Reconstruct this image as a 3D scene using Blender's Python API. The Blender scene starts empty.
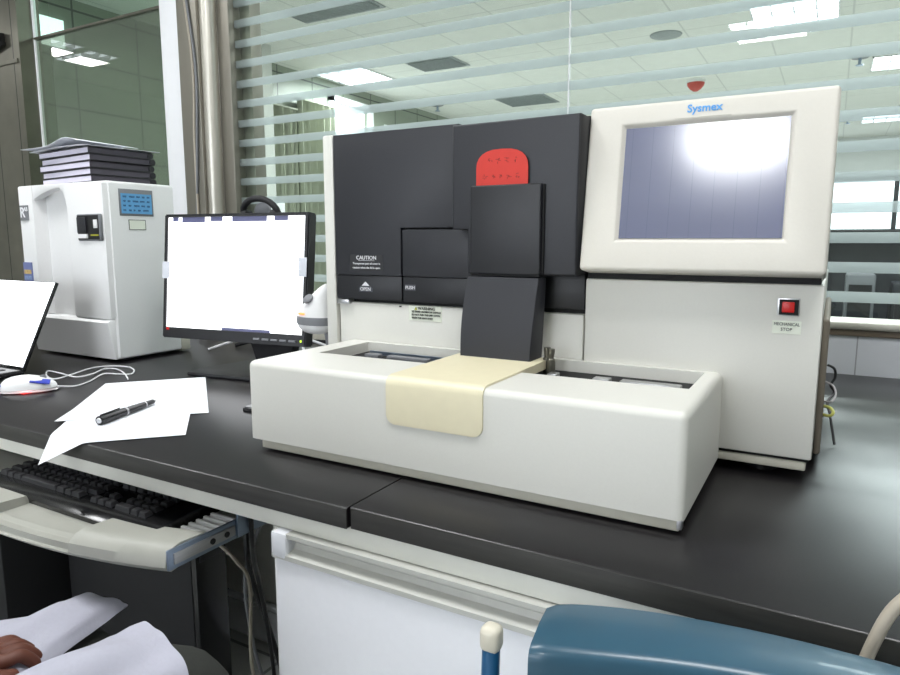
import bpy, bmesh, math, random
from mathutils import Vector, Matrix
random.seed(7)
# All lengths below are in "bench units": counter top is z = 0.  A last pass scales by S and lifts to a real floor at z = 0.
S = 0.32 / 0.28
LIFT = 0.78
FLOOR = -LIFT / S
CEIL = 1.77
col = bpy.context.scene.collection
R = math.radians
pi = math.pi

# ------------------------------------------------------------------ materials
def lin(c):
    return tuple(((v/255)/12.92 if v/255 <= .04045 else ((v/255+.055)/1.055)**2.4) for v in c)
def mat(name, rgb, rough=.5, metal=0.0, var=.04, scale=40, bump=0.0, spec=.5, coat=0.0, emis=None, est=0, trans=0.0, stretch=(1,1,1)):
    m = bpy.data.materials.new(name); m.use_nodes = True
    nt = m.node_tree; n = nt.nodes; l = nt.links
    b = n['Principled BSDF']
    c = lin(rgb)
    tc = n.new('ShaderNodeTexCoord'); mp = n.new('ShaderNodeMapping'); mp.inputs['Scale'].default_value = stretch
    no = n.new('ShaderNodeTexNoise'); no.inputs['Scale'].default_value = scale; no.inputs['Detail'].default_value = 4
    l.new(tc.outputs['Object'], mp.inputs[0]); l.new(mp.outputs[0], no.inputs['Vector'])
    mx = n.new('ShaderNodeMix'); mx.data_type = 'RGBA'
    mx.inputs['A'].default_value = (*[max(0, v*(1-var*2)) for v in c], 1)
    mx.inputs['B'].default_value = (*[min(1, v*(1+var*2)) for v in c], 1)
    l.new(no.outputs['Fac'], mx.inputs['Factor']); l.new(mx.outputs['Result'], b.inputs['Base Color'])
    b.inputs['Roughness'].default_value = rough; b.inputs['Metallic'].default_value = metal
    b.inputs['Specular IOR Level'].default_value = spec; b.inputs['Coat Weight'].default_value = coat
    b.inputs['Transmission Weight'].default_value = trans
    if bump:
        bp = n.new('ShaderNodeBump'); bp.inputs['Strength'].default_value = bump; bp.inputs['Distance'].default_value = .002
        l.new(no.outputs['Fac'], bp.inputs['Height']); l.new(bp.outputs[0], b.inputs['Normal'])
    if emis:
        b.inputs['Emission Color'].default_value = (*lin(emis), 1); b.inputs['Emission Strength'].default_value = est
    return m
def grid_mat(name, rgb, line, sx, sy, axes='xy', w=.012, rough=.5, var=.03, off=(0, 0), spec=.5, metal=0, bump=0):
    """surface ruled by thin joints at pitch sx, sy metres (world metres, object coords of an unmoved mesh)"""
    m = mat(name, rgb, rough, metal, var, 8, bump, spec)
    nt = m.node_tree; n = nt.nodes; l = nt.links; b = n['Principled BSDF']
    src = b.inputs['Base Color'].links[0].from_socket
    geo = n.new('ShaderNodeNewGeometry'); sp = n.new('ShaderNodeSeparateXYZ'); l.new(geo.outputs['Position'], sp.inputs[0])
    outs = []
    for ax, pitch, of in ((axes[0], sx, off[0]), (axes[1], sy, off[1])):
        if not pitch: continue
        a = n.new('ShaderNodeMath'); a.operation = 'ADD'; a.inputs[1].default_value = 1000*pitch - of
        l.new(sp.outputs[ax.upper()], a.inputs[0])
        d = n.new('ShaderNodeMath'); d.operation = 'MODULO'; d.inputs[1].default_value = pitch; l.new(a.outputs[0], d.inputs[0])
        g = n.new('ShaderNodeMath'); g.operation = 'LESS_THAN'; g.inputs[1].default_value = w; l.new(d.outputs[0], g.inputs[0])
        outs.append(g.outputs[0])
    fac = outs[0]
    if len(outs) > 1:
        x = n.new('ShaderNodeMath'); x.operation = 'MAXIMUM'; l.new(outs[0], x.inputs[0]); l.new(outs[1], x.inputs[1]); fac = x.outputs[0]
    mx = n.new('ShaderNodeMix'); mx.data_type = 'RGBA'; l.new(fac, mx.inputs['Factor']); l.new(src, mx.inputs['A'])
    mx.inputs['B'].default_value = (*lin(line), 1); l.new(mx.outputs['Result'], b.inputs['Base Color'])
    return m
def glass_mat(name, tint, bands=False, refl=.09, diffuse=0.0):
    m = bpy.data.materials.new(name); m.use_nodes = True
    nt = m.node_tree; n = nt.nodes; l = nt.links; n.clear()
    out = n.new('ShaderNodeOutputMaterial')
    tr = n.new('ShaderNodeBsdfTransparent'); tr.inputs[0].default_value = (*lin(tint), 1)
    gl = n.new('ShaderNodeBsdfGlossy'); gl.inputs['Roughness'].default_value = .01
    no = n.new('ShaderNodeTexNoise'); no.inputs['Scale'].default_value = 1.5
    fr = n.new('ShaderNodeFresnel'); fr.inputs[0].default_value = 1.5
    ml = n.new('ShaderNodeMath'); ml.operation = 'MULTIPLY_ADD'; l.new(fr.outputs[0], ml.inputs[0]); ml.inputs[1].default_value = 1.0; ml.inputs[2].default_value = refl-.04
    g0 = n.new('ShaderNodeNewGeometry'); iv = n.new('ShaderNodeMath'); iv.operation = 'SUBTRACT'; iv.inputs[0].default_value = 1; l.new(g0.outputs['Backfacing'], iv.inputs[1])
    mf = n.new('ShaderNodeMath'); mf.operation = 'MULTIPLY'; l.new(ml.outputs[0], mf.inputs[0]); l.new(iv.outputs[0], mf.inputs[1])
    mix = n.new('ShaderNodeMixShader'); l.new(mf.outputs[0], mix.inputs[0]); l.new(tr.outputs[0], mix.inputs[1]); l.new(gl.outputs[0], mix.inputs[2])
    last = mix.outputs[0]
    if diffuse:
        df = n.new('ShaderNodeBsdfDiffuse'); df.inputs[0].default_value = (*lin((134, 142, 132)), 1)
        m0 = n.new('ShaderNodeMixShader'); m0.inputs[0].default_value = diffuse
        l.new(last, m0.inputs[1]); l.new(df.outputs[0], m0.inputs[2]); last = m0.outputs[0]
    if bands:
        geo = n.new('ShaderNodeNewGeometry'); sp = n.new('ShaderNodeSeparateXYZ'); l.new(geo.outputs['Position'], sp.inputs[0])
        P = .0625*S; W = .0225*S; base = LIFT + (.160-.01125)*S
        a = n.new('ShaderNodeMath'); a.operation = 'SUBTRACT'; a.inputs[1].default_value = base - 20*P; l.new(sp.outputs['Z'], a.inputs[0])
        d = n.new('ShaderNodeMath'); d.operation = 'MODULO'; d.inputs[1].default_value = P; l.new(a.outputs[0], d.inputs[0])
        g = n.new('ShaderNodeMath'); g.operation = 'LESS_THAN'; g.inputs[1].default_value = W; l.new(d.outputs[0], g.inputs[0])
        df = n.new('ShaderNodeBsdfDiffuse'); df.inputs[0].default_value = (*lin((176, 184, 183)), 1)
        ts = n.new('ShaderNodeBsdfTranslucent'); ts.inputs[0].default_value = (*lin((206, 214, 213)), 1)
        m1 = n.new('ShaderNodeMixShader'); m1.inputs[0].default_value = .5; l.new(df.outputs[0], m1.inputs[1]); l.new(ts.outputs[0], m1.inputs[2])
        t2 = n.new('ShaderNodeBsdfTransparent'); t2.inputs[0].default_value = (*lin((228, 237, 236)), 1)
        m2 = n.new('ShaderNodeMixShader'); m2.inputs[0].default_value = .55; l.new(t2.outputs[0], m2.inputs[1]); l.new(m1.outputs[0], m2.inputs[2])
        m3 = n.new('ShaderNodeMixShader'); l.new(g.outputs[0], m3.inputs[0]); l.new(last, m3.inputs[1]); l.new(m2.outputs[0], m3.inputs[2]); last = m3.outputs[0]
    l.new(last, out.inputs[0])
    return m
M = dict(
    ivory=mat('ivory_enamel', (216, 215, 208), .42, var=.012, scale=300, bump=.05),
    ivory_trim=mat('ivory_trim', (190, 187, 174), .5, var=.02, scale=120),
    monitor_shell=mat('warm_ivory_plastic', (212, 208, 199), .45, var=.012, scale=300, bump=.05),
    beige=mat('yellowed_plastic', (222, 214, 184), .42, var=.02, scale=60),
    slate=mat('slate_plastic', (34, 35, 41), .46, var=.06, scale=500, bump=.12),
    slate2=mat('dark_slate_plastic', (24, 25, 30), .42, var=.05, scale=500, bump=.08),
    gap=mat('black_gap', (10, 10, 12), .7, var=.05),
    black=mat('black_plastic', (22, 22, 25), .4, var=.06, scale=200),
    blackgloss=mat('glossy_black_plastic', (18, 18, 20), .2, var=.04),
    blackmatte=mat('matte_black', (16, 16, 19), .75, var=.1, scale=80),
    key=mat('key_plastic', (38, 38, 41), .5, var=.06, scale=120),
    silver=mat('brushed_aluminium', (190, 190, 192), .3, .9, var=.08, scale=30, stretch=(1, 1, 20)),
    zinc=mat('zinc_steel', (150, 165, 185), .28, .9, var=.12, scale=40),
    steel=mat('stainless_steel', (140, 136, 126), .45, .6, var=.05, scale=3, stretch=(8, 8, .4)),
    steel_dark=mat('brushed_dark_steel', (118, 116, 106), .35, .75, var=.16, scale=2.5, stretch=(8, 8, .5)),
    steel_bright=mat('polished_steel', (200, 196, 186), .38, .75, var=.05, scale=4),
    red=mat('red_card', (205, 52, 40), .6, var=.04, scale=60),
    ink=mat('faded_ink', (120, 40, 40), .8, var=.1),
    red_button=mat('red_button', (205, 22, 20), .35, var=.05),
    white_print=mat('white_print', (225, 225, 228), .6, var=.02),
    black_print=mat('black_print', (55, 58, 52), .7, var=.02),
    blue_print=mat('blue_print', (85, 160, 225), .5, var=.03),
    label_white=mat('label_paper', (232, 236, 222), .6, var=.015),
    label_dark=mat('dark_label', (30, 30, 34), .5, var=.04),
    label_grey=mat('grey_label', (72, 74, 82), .5, var=.05),
    yellow=mat('warning_yellow', (170, 170, 40), .6),
    white_plastic=mat('white_plastic', (230, 230, 230), .4, var=.012, scale=200),
    grey_plastic=mat('grey_plastic', (120, 122, 126), .45, var=.04, scale=100),
    paper=mat('paper', (235, 237, 244), .8, var=.015, scale=60),
    pages=mat('page_edges', (216, 212, 228), .8, var=.1, scale=30, stretch=(1, 1, 60)),
    cover=mat('black_leatherette', (24, 22, 28), .45, var=.1, scale=300, bump=.2),
    white_laminate=mat('white_laminate', (222, 223, 226), .4, var=.02, scale=30),
    apron=mat('pale_grey_laminate', (214, 214, 206), .45, var=.05, scale=14),
    fridge=mat('fridge_white', (222, 223, 228), .38, var=.012, scale=120),
    fridge_trim=mat('fridge_trim_grey', (188, 188, 182), .4, var=.03),
    blue=mat('petrol_blue_plastic', (40, 78, 98), .36, var=.07, scale=9, bump=.05, coat=.15),
    blue_tube=mat('blue_enamel_tube', (30, 84, 124), .3, var=.05),
    cap=mat('ivory_cap', (206, 200, 184), .4, var=.02),
    mouse_blue=mat('mouse_blue', (52, 66, 176), .3, var=.03),
    clear=mat('milky_clear_plastic', (225, 220, 222), .15, var=.02, trans=.35),
    redglow=mat('red_sensor_glow', (230, 30, 30), .4, emis=(255, 30, 25), est=1.3),
    wire_white=mat('white_wire', (222, 222, 224), .5),
    wire_beige=mat('beige_cable', (172, 163, 148), .55, var=.05, scale=80),
    tube_yellow=mat('yellowed_hose', (205, 205, 110), .3, trans=.2),
    coat=mat('white_cotton', (184, 184, 198), .85, var=.02, scale=200, bump=.25),
    trousers=mat('dark_olive_cloth', (52, 54, 50), .9, var=.1, scale=120, bump=.2),
    skin=mat('brown_skin', (104, 60, 46), .55, var=.12, scale=30, bump=.15),
    hair=mat('black_hair', (20, 17, 16), .6, var=.2, scale=60),
    shoe=mat('black_shoe', (24, 24, 26), .4),
    tray_grey=mat('pale_grey_tray', (166, 166, 158), .42, var=.03, scale=40),
    led=mat('green_led', (190, 220, 60), .4, emis=(190, 230, 50), est=2),
    orange_led=mat('orange_led', (240, 120, 60), .4, emis=(255, 120, 60), est=3),
    wood_strip=mat('brown_wood_strip', (104, 92, 78), .5, var=.15, scale=6, stretch=(.5, 10, 10)),
    underpanel=mat('grey_cupboard_back', (222, 222, 215), .6, var=.05, scale=6),
    green_curtain=mat('sage_curtain', (160, 164, 148), .9, var=.08, scale=12),
    far_dark=mat('dark_bench_front', (40, 42, 48), .5, var=.3, scale=9),
    vent=mat('grey_vent', (150, 156, 156), .6, var=.1),
    sky_blue=mat('sky_blue_label', (110, 180, 225), .5),
    reddome=mat('red_dome', (190, 70, 60), .4),
    white_post=mat('white_gloss_post', (244, 245, 248), .35, var=.01),
    wall_paint=mat('pale_wall_paint', (206, 208, 202), .7, var=.03, scale=3),
    wall_white=mat('white_wall_paint', (226, 228, 228), .7, var=.02, scale=3),
    cloth_black=mat('black_padding', (24, 24, 27), .7, var=.1, scale=120),
    far_glow=mat('overcast_window', (250, 252, 255), .6, emis=(235, 244, 255), est=2.2),
)
M['counter'] = mat('black_laminate', (23, 21, 23), .30, var=.15, scale=420, bump=.02, spec=.6)
M['counter_edge'] = mat('worn_laminate_edge', (50, 49, 46), .5, var=.3, scale=14, stretch=(1, 6, 10), bump=.1)
M['ceiling'] = grid_mat('ceiling_tiles', (228, 228, 222), (206, 207, 202), .6, 1.2, 'xy', .014, .85)
M['floor'] = grid_mat('floor_tiles', (178, 180, 176), (112, 114, 110), .6, .6, 'xy', .01, .35)
M['green_panels'] = grid_mat('grey_green_wall_panels', (142, 150, 136), (66, 74, 68), .45*S, .3*S, 'yz', .014, .4, off=(0.46*S, LIFT+1.10*S-.3*S))
M['steelpanel'] = grid_mat('steel_cladding', (116, 114, 104), (52, 54, 50), .16*S, 0, 'xz', .006, .33, var=.14, metal=.75, off=(0.13*S, 0))
M['tile'] = grid_mat('white_wall_tiles', (206, 208, 214), (150, 152, 156), .35*S, 0, 'xz', .003, .3, off=(.056*S, 0))
M['glass'] = glass_mat('striped_glass', (244, 249, 246), True, refl=.05)
M['glass_dark'] = glass_mat('grey_green_glass', (196, 208, 194), False, refl=.10, diffuse=.25)
M['glass_clear'] = glass_mat('clear_glass', (222, 236, 228), False, refl=.05)

def screen_mat(name, rgb, est, rough=.12, speck=0, base=(30, 30, 40)):
    m = mat(name, base, rough, var=.05, scale=6, emis=rgb, est=est, spec=.8)
    return m
# ------------------------------------------------------------------ mesh helpers
def BM(): return bmesh.new()
def box(b, x0, x1, y0, y1, z0, z1, bev=0.0, seg=2, M4=None):
    r = bmesh.ops.create_cube(b, size=1)
    vs = r['verts']
    for v in vs:
        v.co = Vector(((x0+x1)/2 + v.co.x*(x1-x0), (y0+y1)/2 + v.co.y*(y1-y0), (z0+z1)/2 + v.co.z*(z1-z0)))
    if bev:
        es = list({e for v in vs for e in v.link_edges})
        rr = bmesh.ops.bevel(b, geom=es, offset=bev, segments=seg, affect='EDGES', profile=.5)
        vs = list({v for f in rr['faces'] for v in f.verts} | {v for v in vs if v.is_valid})
    if M4 is not None: bmesh.ops.transform(b, matrix=M4, verts=[v for v in vs if v.is_valid])
    return b
def prism(b, pts, axis, a0, a1, bev=0.0, seg=2, M4=None):
    """closed polygon pts (2d) extruded along axis: 'x' pts=(y,z), 'y' pts=(x,z), 'z' pts=(x,y)"""
    def mk(p, a):
        return {'x': (a, p[0], p[1]), 'y': (p[0], a, p[1]), 'z': (p[0], p[1], a)}[axis]
    v0 = [b.verts.new(mk(p, a0)) for p in pts]; v1 = [b.verts.new(mk(p, a1)) for p in pts]
    n = len(pts); fs = [b.faces.new(v0[::-1]), b.faces.new(v1)]
    for i in range(n): fs.append(b.faces.new((v0[i], v0[(i+1) % n], v1[(i+1) % n], v1[i])))
    bmesh.ops.recalc_face_normals(b, faces=fs)
    vs = v0+v1
    if bev:
        es = list({e for f in fs[:2] for e in f.edges})
        rr = bmesh.ops.bevel(b, geom=es, offset=bev, segments=seg, affect='EDGES', profile=.5)
        vs = list({v for f in rr['faces'] for v in f.verts} | {v for v in vs if v.is_valid})
    if M4 is not None: bmesh.ops.transform(b, matrix=M4, verts=vs)
    return b
def smooth_path(pts, n=8):
    P = [Vector(p) for p in pts]; out = []
    for i in range(len(P)-1):
        p0 = P[max(i-1, 0)]; p1 = P[i]; p2 = P[i+1]; p3 = P[min(i+2, len(P)-1)]
        for k in range(n):
            t = k/n
            out.append(.5*((2*p1)+(p2-p0)*t+(2*p0-5*p1+4*p2-p3)*t*t+(3*p1-p0-3*p2+p3)*t**3))
    out.append(P[-1]); return out
def tube(b, pts, r, seg=8, smooth=True, n=6, radii=None):
    P = smooth_path(pts, n) if smooth and len(pts) > 2 else [Vector(p) for p in pts]
    rings = []; up = Vector((0, 0, 1)); prev = None
    for i, p in enumerate(P):
        t = (P[min(i+1, len(P)-1)]-P[max(i-1, 0)]).normalized()
        if prev is None:
            a = t.cross(up)
            if a.length < .1: a = t.cross(Vector((1, 0, 0)))
            a.normalize()
        else:
            a = (prev - t*prev.dot(t)).normalized()
        prev = a; c = t.cross(a)
        rr = r if radii is None else radii[0]+(radii[1]-radii[0])*i/(len(P)-1)
        rings.append([b.verts.new(p + (a*math.cos(2*pi*k/seg)+c*math.sin(2*pi*k/seg))*rr) for k in range(seg)])
    for i in range(len(rings)-1):
        for k in range(seg):
            b.faces.new((rings[i][k], rings[i][(k+1) % seg], rings[i+1][(k+1) % seg], rings[i+1][k]))
    b.faces.new(rings[0][::-1]); b.faces.new(rings[-1])
    return b
def lathe(b, c, prof, seg=24, axis=Vector((0, 0, 1)), sx=1, sy=1, rot=0):
    """prof = [(radius, height)...] around axis through c"""
    q = Vector((0, 0, 1)).rotation_difference(axis.normalized()).to_matrix().to_4x4()
    rings = []; new = []
    for r, h in prof:
        ring = [b.verts.new((r*math.cos(2*pi*k/seg)*sx, r*math.sin(2*pi*k/seg)*sy, h)) for k in range(seg)]
        rings.append(ring); new += ring
    for i in range(len(rings)-1):
        for k in range(seg): b.faces.new((rings[i][k], rings[i][(k+1) % seg], rings[i+1][(k+1) % seg], rings[i+1][k]))
    b.faces.new(rings[0][::-1]); b.faces.new(rings[-1])
    bmesh.ops.transform(b, matrix=Matrix.Translation(Vector(c)) @ q @ Matrix.Rotation(rot, 4, 'Z'), verts=new)
    return b
def build(name, b, m, parent=None, origin=None, flat=False):
    b.normal_update()
    if parent is not None:
        o = Vector(parent['_o'])
    elif origin is not None: o = Vector(origin)
    else:
        xs = [v.co for v in b.verts]
        o = Vector(((min(v.x for v in xs)+max(v.x for v in xs))/2, (min(v.y for v in xs)+max(v.y for v in xs))/2, min(v.z for v in xs)))
    bmesh.ops.translate(b, vec=-o, verts=b.verts)
    me = bpy.data.meshes.new(name)
    bmesh.ops.recalc_face_normals(b, faces=b.faces)
    if not flat:
        for f in b.faces: f.smooth = True
        for e in b.edges:
            if len(e.link_faces) == 2 and e.calc_face_angle(0) > R(38): e.smooth = False
    b.to_mesh(me); b.free()
    me.materials.append(m)
    ob = bpy.data.objects.new(name, me); col.objects.link(ob)
    ob['_o'] = tuple(o)
    if parent is not None: ob.parent = parent
    else: ob.location = o
    return ob
def thing(name, label, cat, o, group=None):
    e = bpy.data.objects.new(name, None); col.objects.link(e); e.location = o; e['_o'] = tuple(o); e.empty_display_size = .05
    e['label'] = label; e['category'] = cat
    if group: e['group'] = group
    return e
def tag(o, label, cat, group=None, kind=None):
    o['label'] = label; o['category'] = cat
    if group: o['group'] = group
    if kind: o['kind'] = kind
    return o
def structure(o, label=None):
    o['kind'] = 'structure'
    if label: o['label'] = label
    return o
def part_label(o, t): o['label'] = t; return o
def text_bm(txt, size, mtx, depth=.0004, bold=0.0, spacing=1.0, sx=1.0, align='CENTER'):
    cu = bpy.data.curves.new('t', 'FONT'); cu.body = txt; cu.size = size; cu.extrude = depth; cu.align_x = align; cu.align_y = 'CENTER'
    cu.space_character = spacing; cu.offset = bold; cu.resolution_u = 3
    ob = bpy.data.objects.new('t', cu); col.objects.link(ob)
    dg = bpy.context.evaluated_depsgraph_get(); me = bpy.data.meshes.new_from_object(ob.evaluated_get(dg))
    b = BM(); b.from_mesh(me); bpy.data.objects.remove(ob); bpy.data.curves.remove(cu); bpy.data.meshes.remove(me)
    bmesh.ops.transform(b, matrix=mtx @ Matrix.Diagonal((sx, 1, 1, 1)), verts=b.verts)
    return b
def front_mtx(x, y, z, tilt=0):   # lettering that faces -Y
    return Matrix.Translation((x, y, z)) @ Matrix.Rotation(tilt, 4, 'X') @ Matrix.Rotation(pi/2, 4, 'X')
def join(b, other):
    me = bpy.data.meshes.new('j'); other.to_mesh(me); b.from_mesh(me); other.free(); bpy.data.meshes.remove(me); return b
def skin(verts, edges, radii, sub=2, root=0):
    me = bpy.data.meshes.new('s'); me.from_pydata(verts, edges, [])
    ob = bpy.data.objects.new('s', me); col.objects.link(ob)
    ob.modifiers.new('k', 'SKIN'); 
    sv = me.skin_vertices[0].data if me.skin_vertices else None
    if sv is None:
        bm_ = BM(); bm_.from_mesh(me); lay = bm_.verts.layers.skin.verify(); bm_.to_mesh(me); bm_.free(); sv = me.skin_vertices[0].data
    for i, r in enumerate(radii):
        sv[i].radius = (r, r) if not isinstance(r, tuple) else r
        sv[i].use_root = (i == root)
    sb = ob.modifiers.new('u', 'SUBSURF'); sb.levels = sub; sb.render_levels = sub
    dg = bpy.context.evaluated_depsgraph_get(); dg.update()
    m2 = bpy.data.meshes.new_from_object(ob.evaluated_get(dg))
    b = BM(); b.from_mesh(m2); bpy.data.objects.remove(ob); bpy.data.meshes.remove(me); bpy.data.meshes.remove(m2)
    return b
def sheet(b, fn, nu, nv, th=0.0):
    """surface fn(u,v)->point, thickened by th along its normal"""
    g = [[Vector(fn(i/nu, j/nv)) for j in range(nv+1)] for i in range(nu+1)]
    top = [[None]*(nv+1) for _ in range(nu+1)]; bot = [[None]*(nv+1) for _ in range(nu+1)]
    for i in range(nu+1):
        for j in range(nv+1):
            du = g[min(i+1, nu)][j]-g[max(i-1, 0)][j]; dv = g[i][min(j+1, nv)]-g[i][max(j-1, 0)]
            nn = du.cross(dv); nn = nn.normalized() if nn.length > 1e-12 else Vector((0, 0, 1))
            top[i][j] = b.verts.new(g[i][j]+nn*th/2); bot[i][j] = b.verts.new(g[i][j]-nn*th/2)
    for i in range(nu):
        for j in range(nv):
            b.faces.new((top[i][j], top[i+1][j], top[i+1][j+1], top[i][j+1]))
            b.faces.new((bot[i][j], bot[i][j+1], bot[i+1][j+1], bot[i+1][j]))
    for i in range(nu):
        b.faces.new((top[i][0], bot[i][0], bot[i+1][0], top[i+1][0])); b.faces.new((top[i][nv], top[i+1][nv], bot[i+1][nv], bot[i][nv]))
    for j in range(nv):
        b.faces.new((top[0][j], top[0][j+1], bot[0][j+1], bot[0][j])); b.faces.new((top[nu][j], bot[nu][j], bot[nu][j+1], top[nu][j+1]))
    return b
def bx(*a, **k): return box(BM(), *a, **k)
def copy_tree(o, parent=None):
    c = o.copy(); col.objects.link(c)
    if parent is not None: c.parent = parent
    for ch in list(o.children): copy_tree(ch, c)
    return c

# ================================================================== THE SETTING
YW = 1.625
structure(build('floor', bx(-6.4, 4.1, -3.7, 11.9, FLOOR-.05, FLOOR), M['floor']))
structure(build('ceiling', bx(-6.4, 4.1, -3.7, 11.9, CEIL, CEIL+.05), M['ceiling']))
structure(build('wall_behind', bx(-6.4, 4.1, -3.75, -3.65, FLOOR, CEIL), M['wall_paint']))
structure(build('wall_left', bx(-6.45, -6.35, -3.65, YW-.03, FLOOR, CEIL), M['wall_paint']))
structure(build('wall_right', bx(4.05, 4.15, -3.65, 11.8, FLOOR, CEIL), M['wall_paint']))
structure(build('wall_far', bx(-4.3, 4.05, 11.8, 11.9, FLOOR, CEIL), M['wall_white']))
structure(build('wall_far_left', bx(-4.36, -4.26, YW+.06, 11.8, FLOOR, CEIL), M['green_panels']))
# partition between the two rooms
structure(build('wall_front', bx(-2.87, 4.05, YW, YW+.09, FLOOR, .082), M['tile']))
structure(build('trim_1', bx(-2.87, 4.05, YW-.006, YW+.095, .082, .0955, bev=.001), M['wood_strip']))
structure(build('trim_2', bx(-2.87, 4.05, YW-.012, YW+.1, .0955, .111, bev=.003), M['steel_bright']))
b = BM(); box(b, -6.35, -2.862, YW-.03, YW+.06, FLOOR, CEIL)
structure(build('wall_steel', b, M['steelpanel']))
def pane(nm, x0, x1, z0, z1, m, frame=False):
    return structure(build(nm, bx(x0, x1, YW+.035, YW+.043, z0, z1), m))
pane('window_1', -2.855, -2.05, .111, 1.078, M['glass_dark'])
pane('window_2', -2.855, -2.05, 1.084, CEIL, M['glass_clear'])
pane('window_3', -1.745, -.6025, .111, CEIL, M['glass'])
pane('window_4', -.5995, 4.05, .111, CEIL, M['glass'])
structure(build('trim_3', bx(-2.865, -2.05, YW+.028, YW+.05, 1.077, 1.085), M['steel_dark']))
structure(build('trim_4', bx(-2.8615, -2.8535, YW+.028, YW+.044, .111, CEIL, bev=.001), M['white_post']))
structure(build('trim_5', bx(-2.05, -1.94, YW-.01, YW+.06, .111, CEIL, bev=.006), M['white_post']))
structure(build('trim_6', bx(-.6025, -.5995, YW+.034, YW+.044, .111, CEIL), M['silver']))
# steel column with a round polished corner and cables taped to it
b = BM(); box(b, -1.94, -1.845, YW-.03, YW+.07, .111, CEIL, bev=.004); box(b, -1.80, -1.745, YW+.012, YW+.07, .111, CEIL, bev=.003); box(b, -1.745, -1.70, YW+.06, YW+.11, .111, CEIL, bev=.003)
structure(build('trim_7', b, M['steel']))
b = BM(); lathe(b, (-1.822, YW-.002, .111), [(.027, 0), (.027, CEIL-.111)], 28)
structure(build('trim_8', b, M['steel_bright']))
for k, (a0, a1, a2) in enumerate(((-1.905, -1.868, -1.878), (-1.898, -1.856, -1.888))):
    b = BM(); tube(b, [(a0, YW-.034, CEIL-.01), (a0+.003, YW-.036, 1.2), (a1, YW-.034, .85), (a1-.008, YW-.036, .6), (a2, YW-.034, .3), (a2, YW-.033, .115)], .0045, 6)
    tag(build('signal_cable', b, M['grey_plastic' if k else 'wire_beige']), ['beige cable running down the steel column, the left one at the top', 'grey cable running down the steel column beside the round tube'][k], 'cable')
# door closer bracket on the steel cladding
t = thing('door_bracket', 'dark steel door bracket on the steel cladding at the left edge', 'bracket', (-3.02, YW-.03, 1.03))
build('arm', prism(BM(), [(-3.16, 1.01), (-2.95, 1.052), (-2.95, 1.066), (-3.16, 1.026)], 'y', YW-.05, YW-.031, bev=.002), M['black'], t)
build('pin', bx(-2.965, -2.955, YW-.055, YW-.031, 1.05, 1.10, bev=.002), M['black'], t)
structure(build('trim_10', prism(BM(), [(-6.3, .98), (-2.875, .98), (-2.875, .995), (-6.3, .995)], 'y', YW-.036, YW-.0305), M['steel_dark']))
# pale pilaster and windows of the far room
structure(build('window_5', bx(-4.255, -4.235, 1.80, 2.64, 1.455, 1.618), M['far_glow']))
structure(build('window_6', bx(-4.255, -4.235, 5.24, 5.72, .55, 1.57), M['far_glow']))
b = BM()
for (y0, y1, z0, z1) in ((5.80, 5.86, .5, 1.64), (5.18, 5.24, .5, 1.64), (5.18, 5.86, 1.585, 1.64), (5.18, 5.86, .5, .55)): box(b, -4.262, -4.22, y0, y1, z0, z1)
structure(build('trim_11', b, M['white_post']))
b = BM()
for k in range(5): box(b, -4.258, -4.25, 6.1+k*.95, 6.95+k*.95, .2, 1.5)
structure(build('trim_12', b, M['wall_white']))
for k, (x0, x1) in enumerate(((-.08, .70), (.76, 1.9), (-1.3, -.16))):
    structure(build('window_%d' % (7+k), bx(x0, x1, 11.76, 11.79, .44, 1.14), M['far_glow']))
b = BM()
for x in (-.12, .73, 1.93, -1.34): box(b, x-.03, x+.03, 11.74, 11.8, .38, 1.2)
box(b, -1.37, 1.96, 11.74, 11.8, 1.14, 1.2); box(b, -1.37, 1.96, 11.72, 11.8, .38, .44)
structure(build('trim_13', b, M['far_dark']))
structure(build('trim_14', bx(-4.25, -3.9, 3.98, 4.08, FLOOR, CEIL), M['wall_paint']))
b = BM(); lathe(b, (-3.86, 3.74, FLOOR), [(.022, 0), (.022, 1.56-FLOOR+.2)], 16)
tag(build('riser_pipe', b, M['white_post']), 'white vertical pipe beyond the glass, left of the curtains', 'pipe')
# curtains: pleated
def curtain(y0, y1, z0, z1, lab):
    n = 90
    pts_f = []; pts_b = []
    for i in range(n+1):
        y = y0+(y1-y0)*i/n; x = -4.18+.035*math.sin(i*1.1)+.01*math.sin(i*.37)
        pts_f.append((x+.008, y)); pts_b.append((x-.008, y))
    b = BM(); prism(b, pts_f+pts_b[::-1], 'z', z0, z1)
    t = thing('curtain', lab, 'curtain', (-4.18, (y0+y1)/2, z0), 'curtains in the far room')
    build('fabric', b, M['green_curtain'], t)
    build('curtain_rail', bx(-4.215, -4.15, y0-.02, y1+.02, z1, z1+.012), M['green_curtain'], t)
curtain(4.12, 4.62, -.4, 1.40, 'sage green pleated curtain beyond the glass, beside the white pipe')
curtain(4.68, 5.14, -.4, 1.50, 'sage green pleated curtain beyond the glass, next to the lit window')

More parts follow.
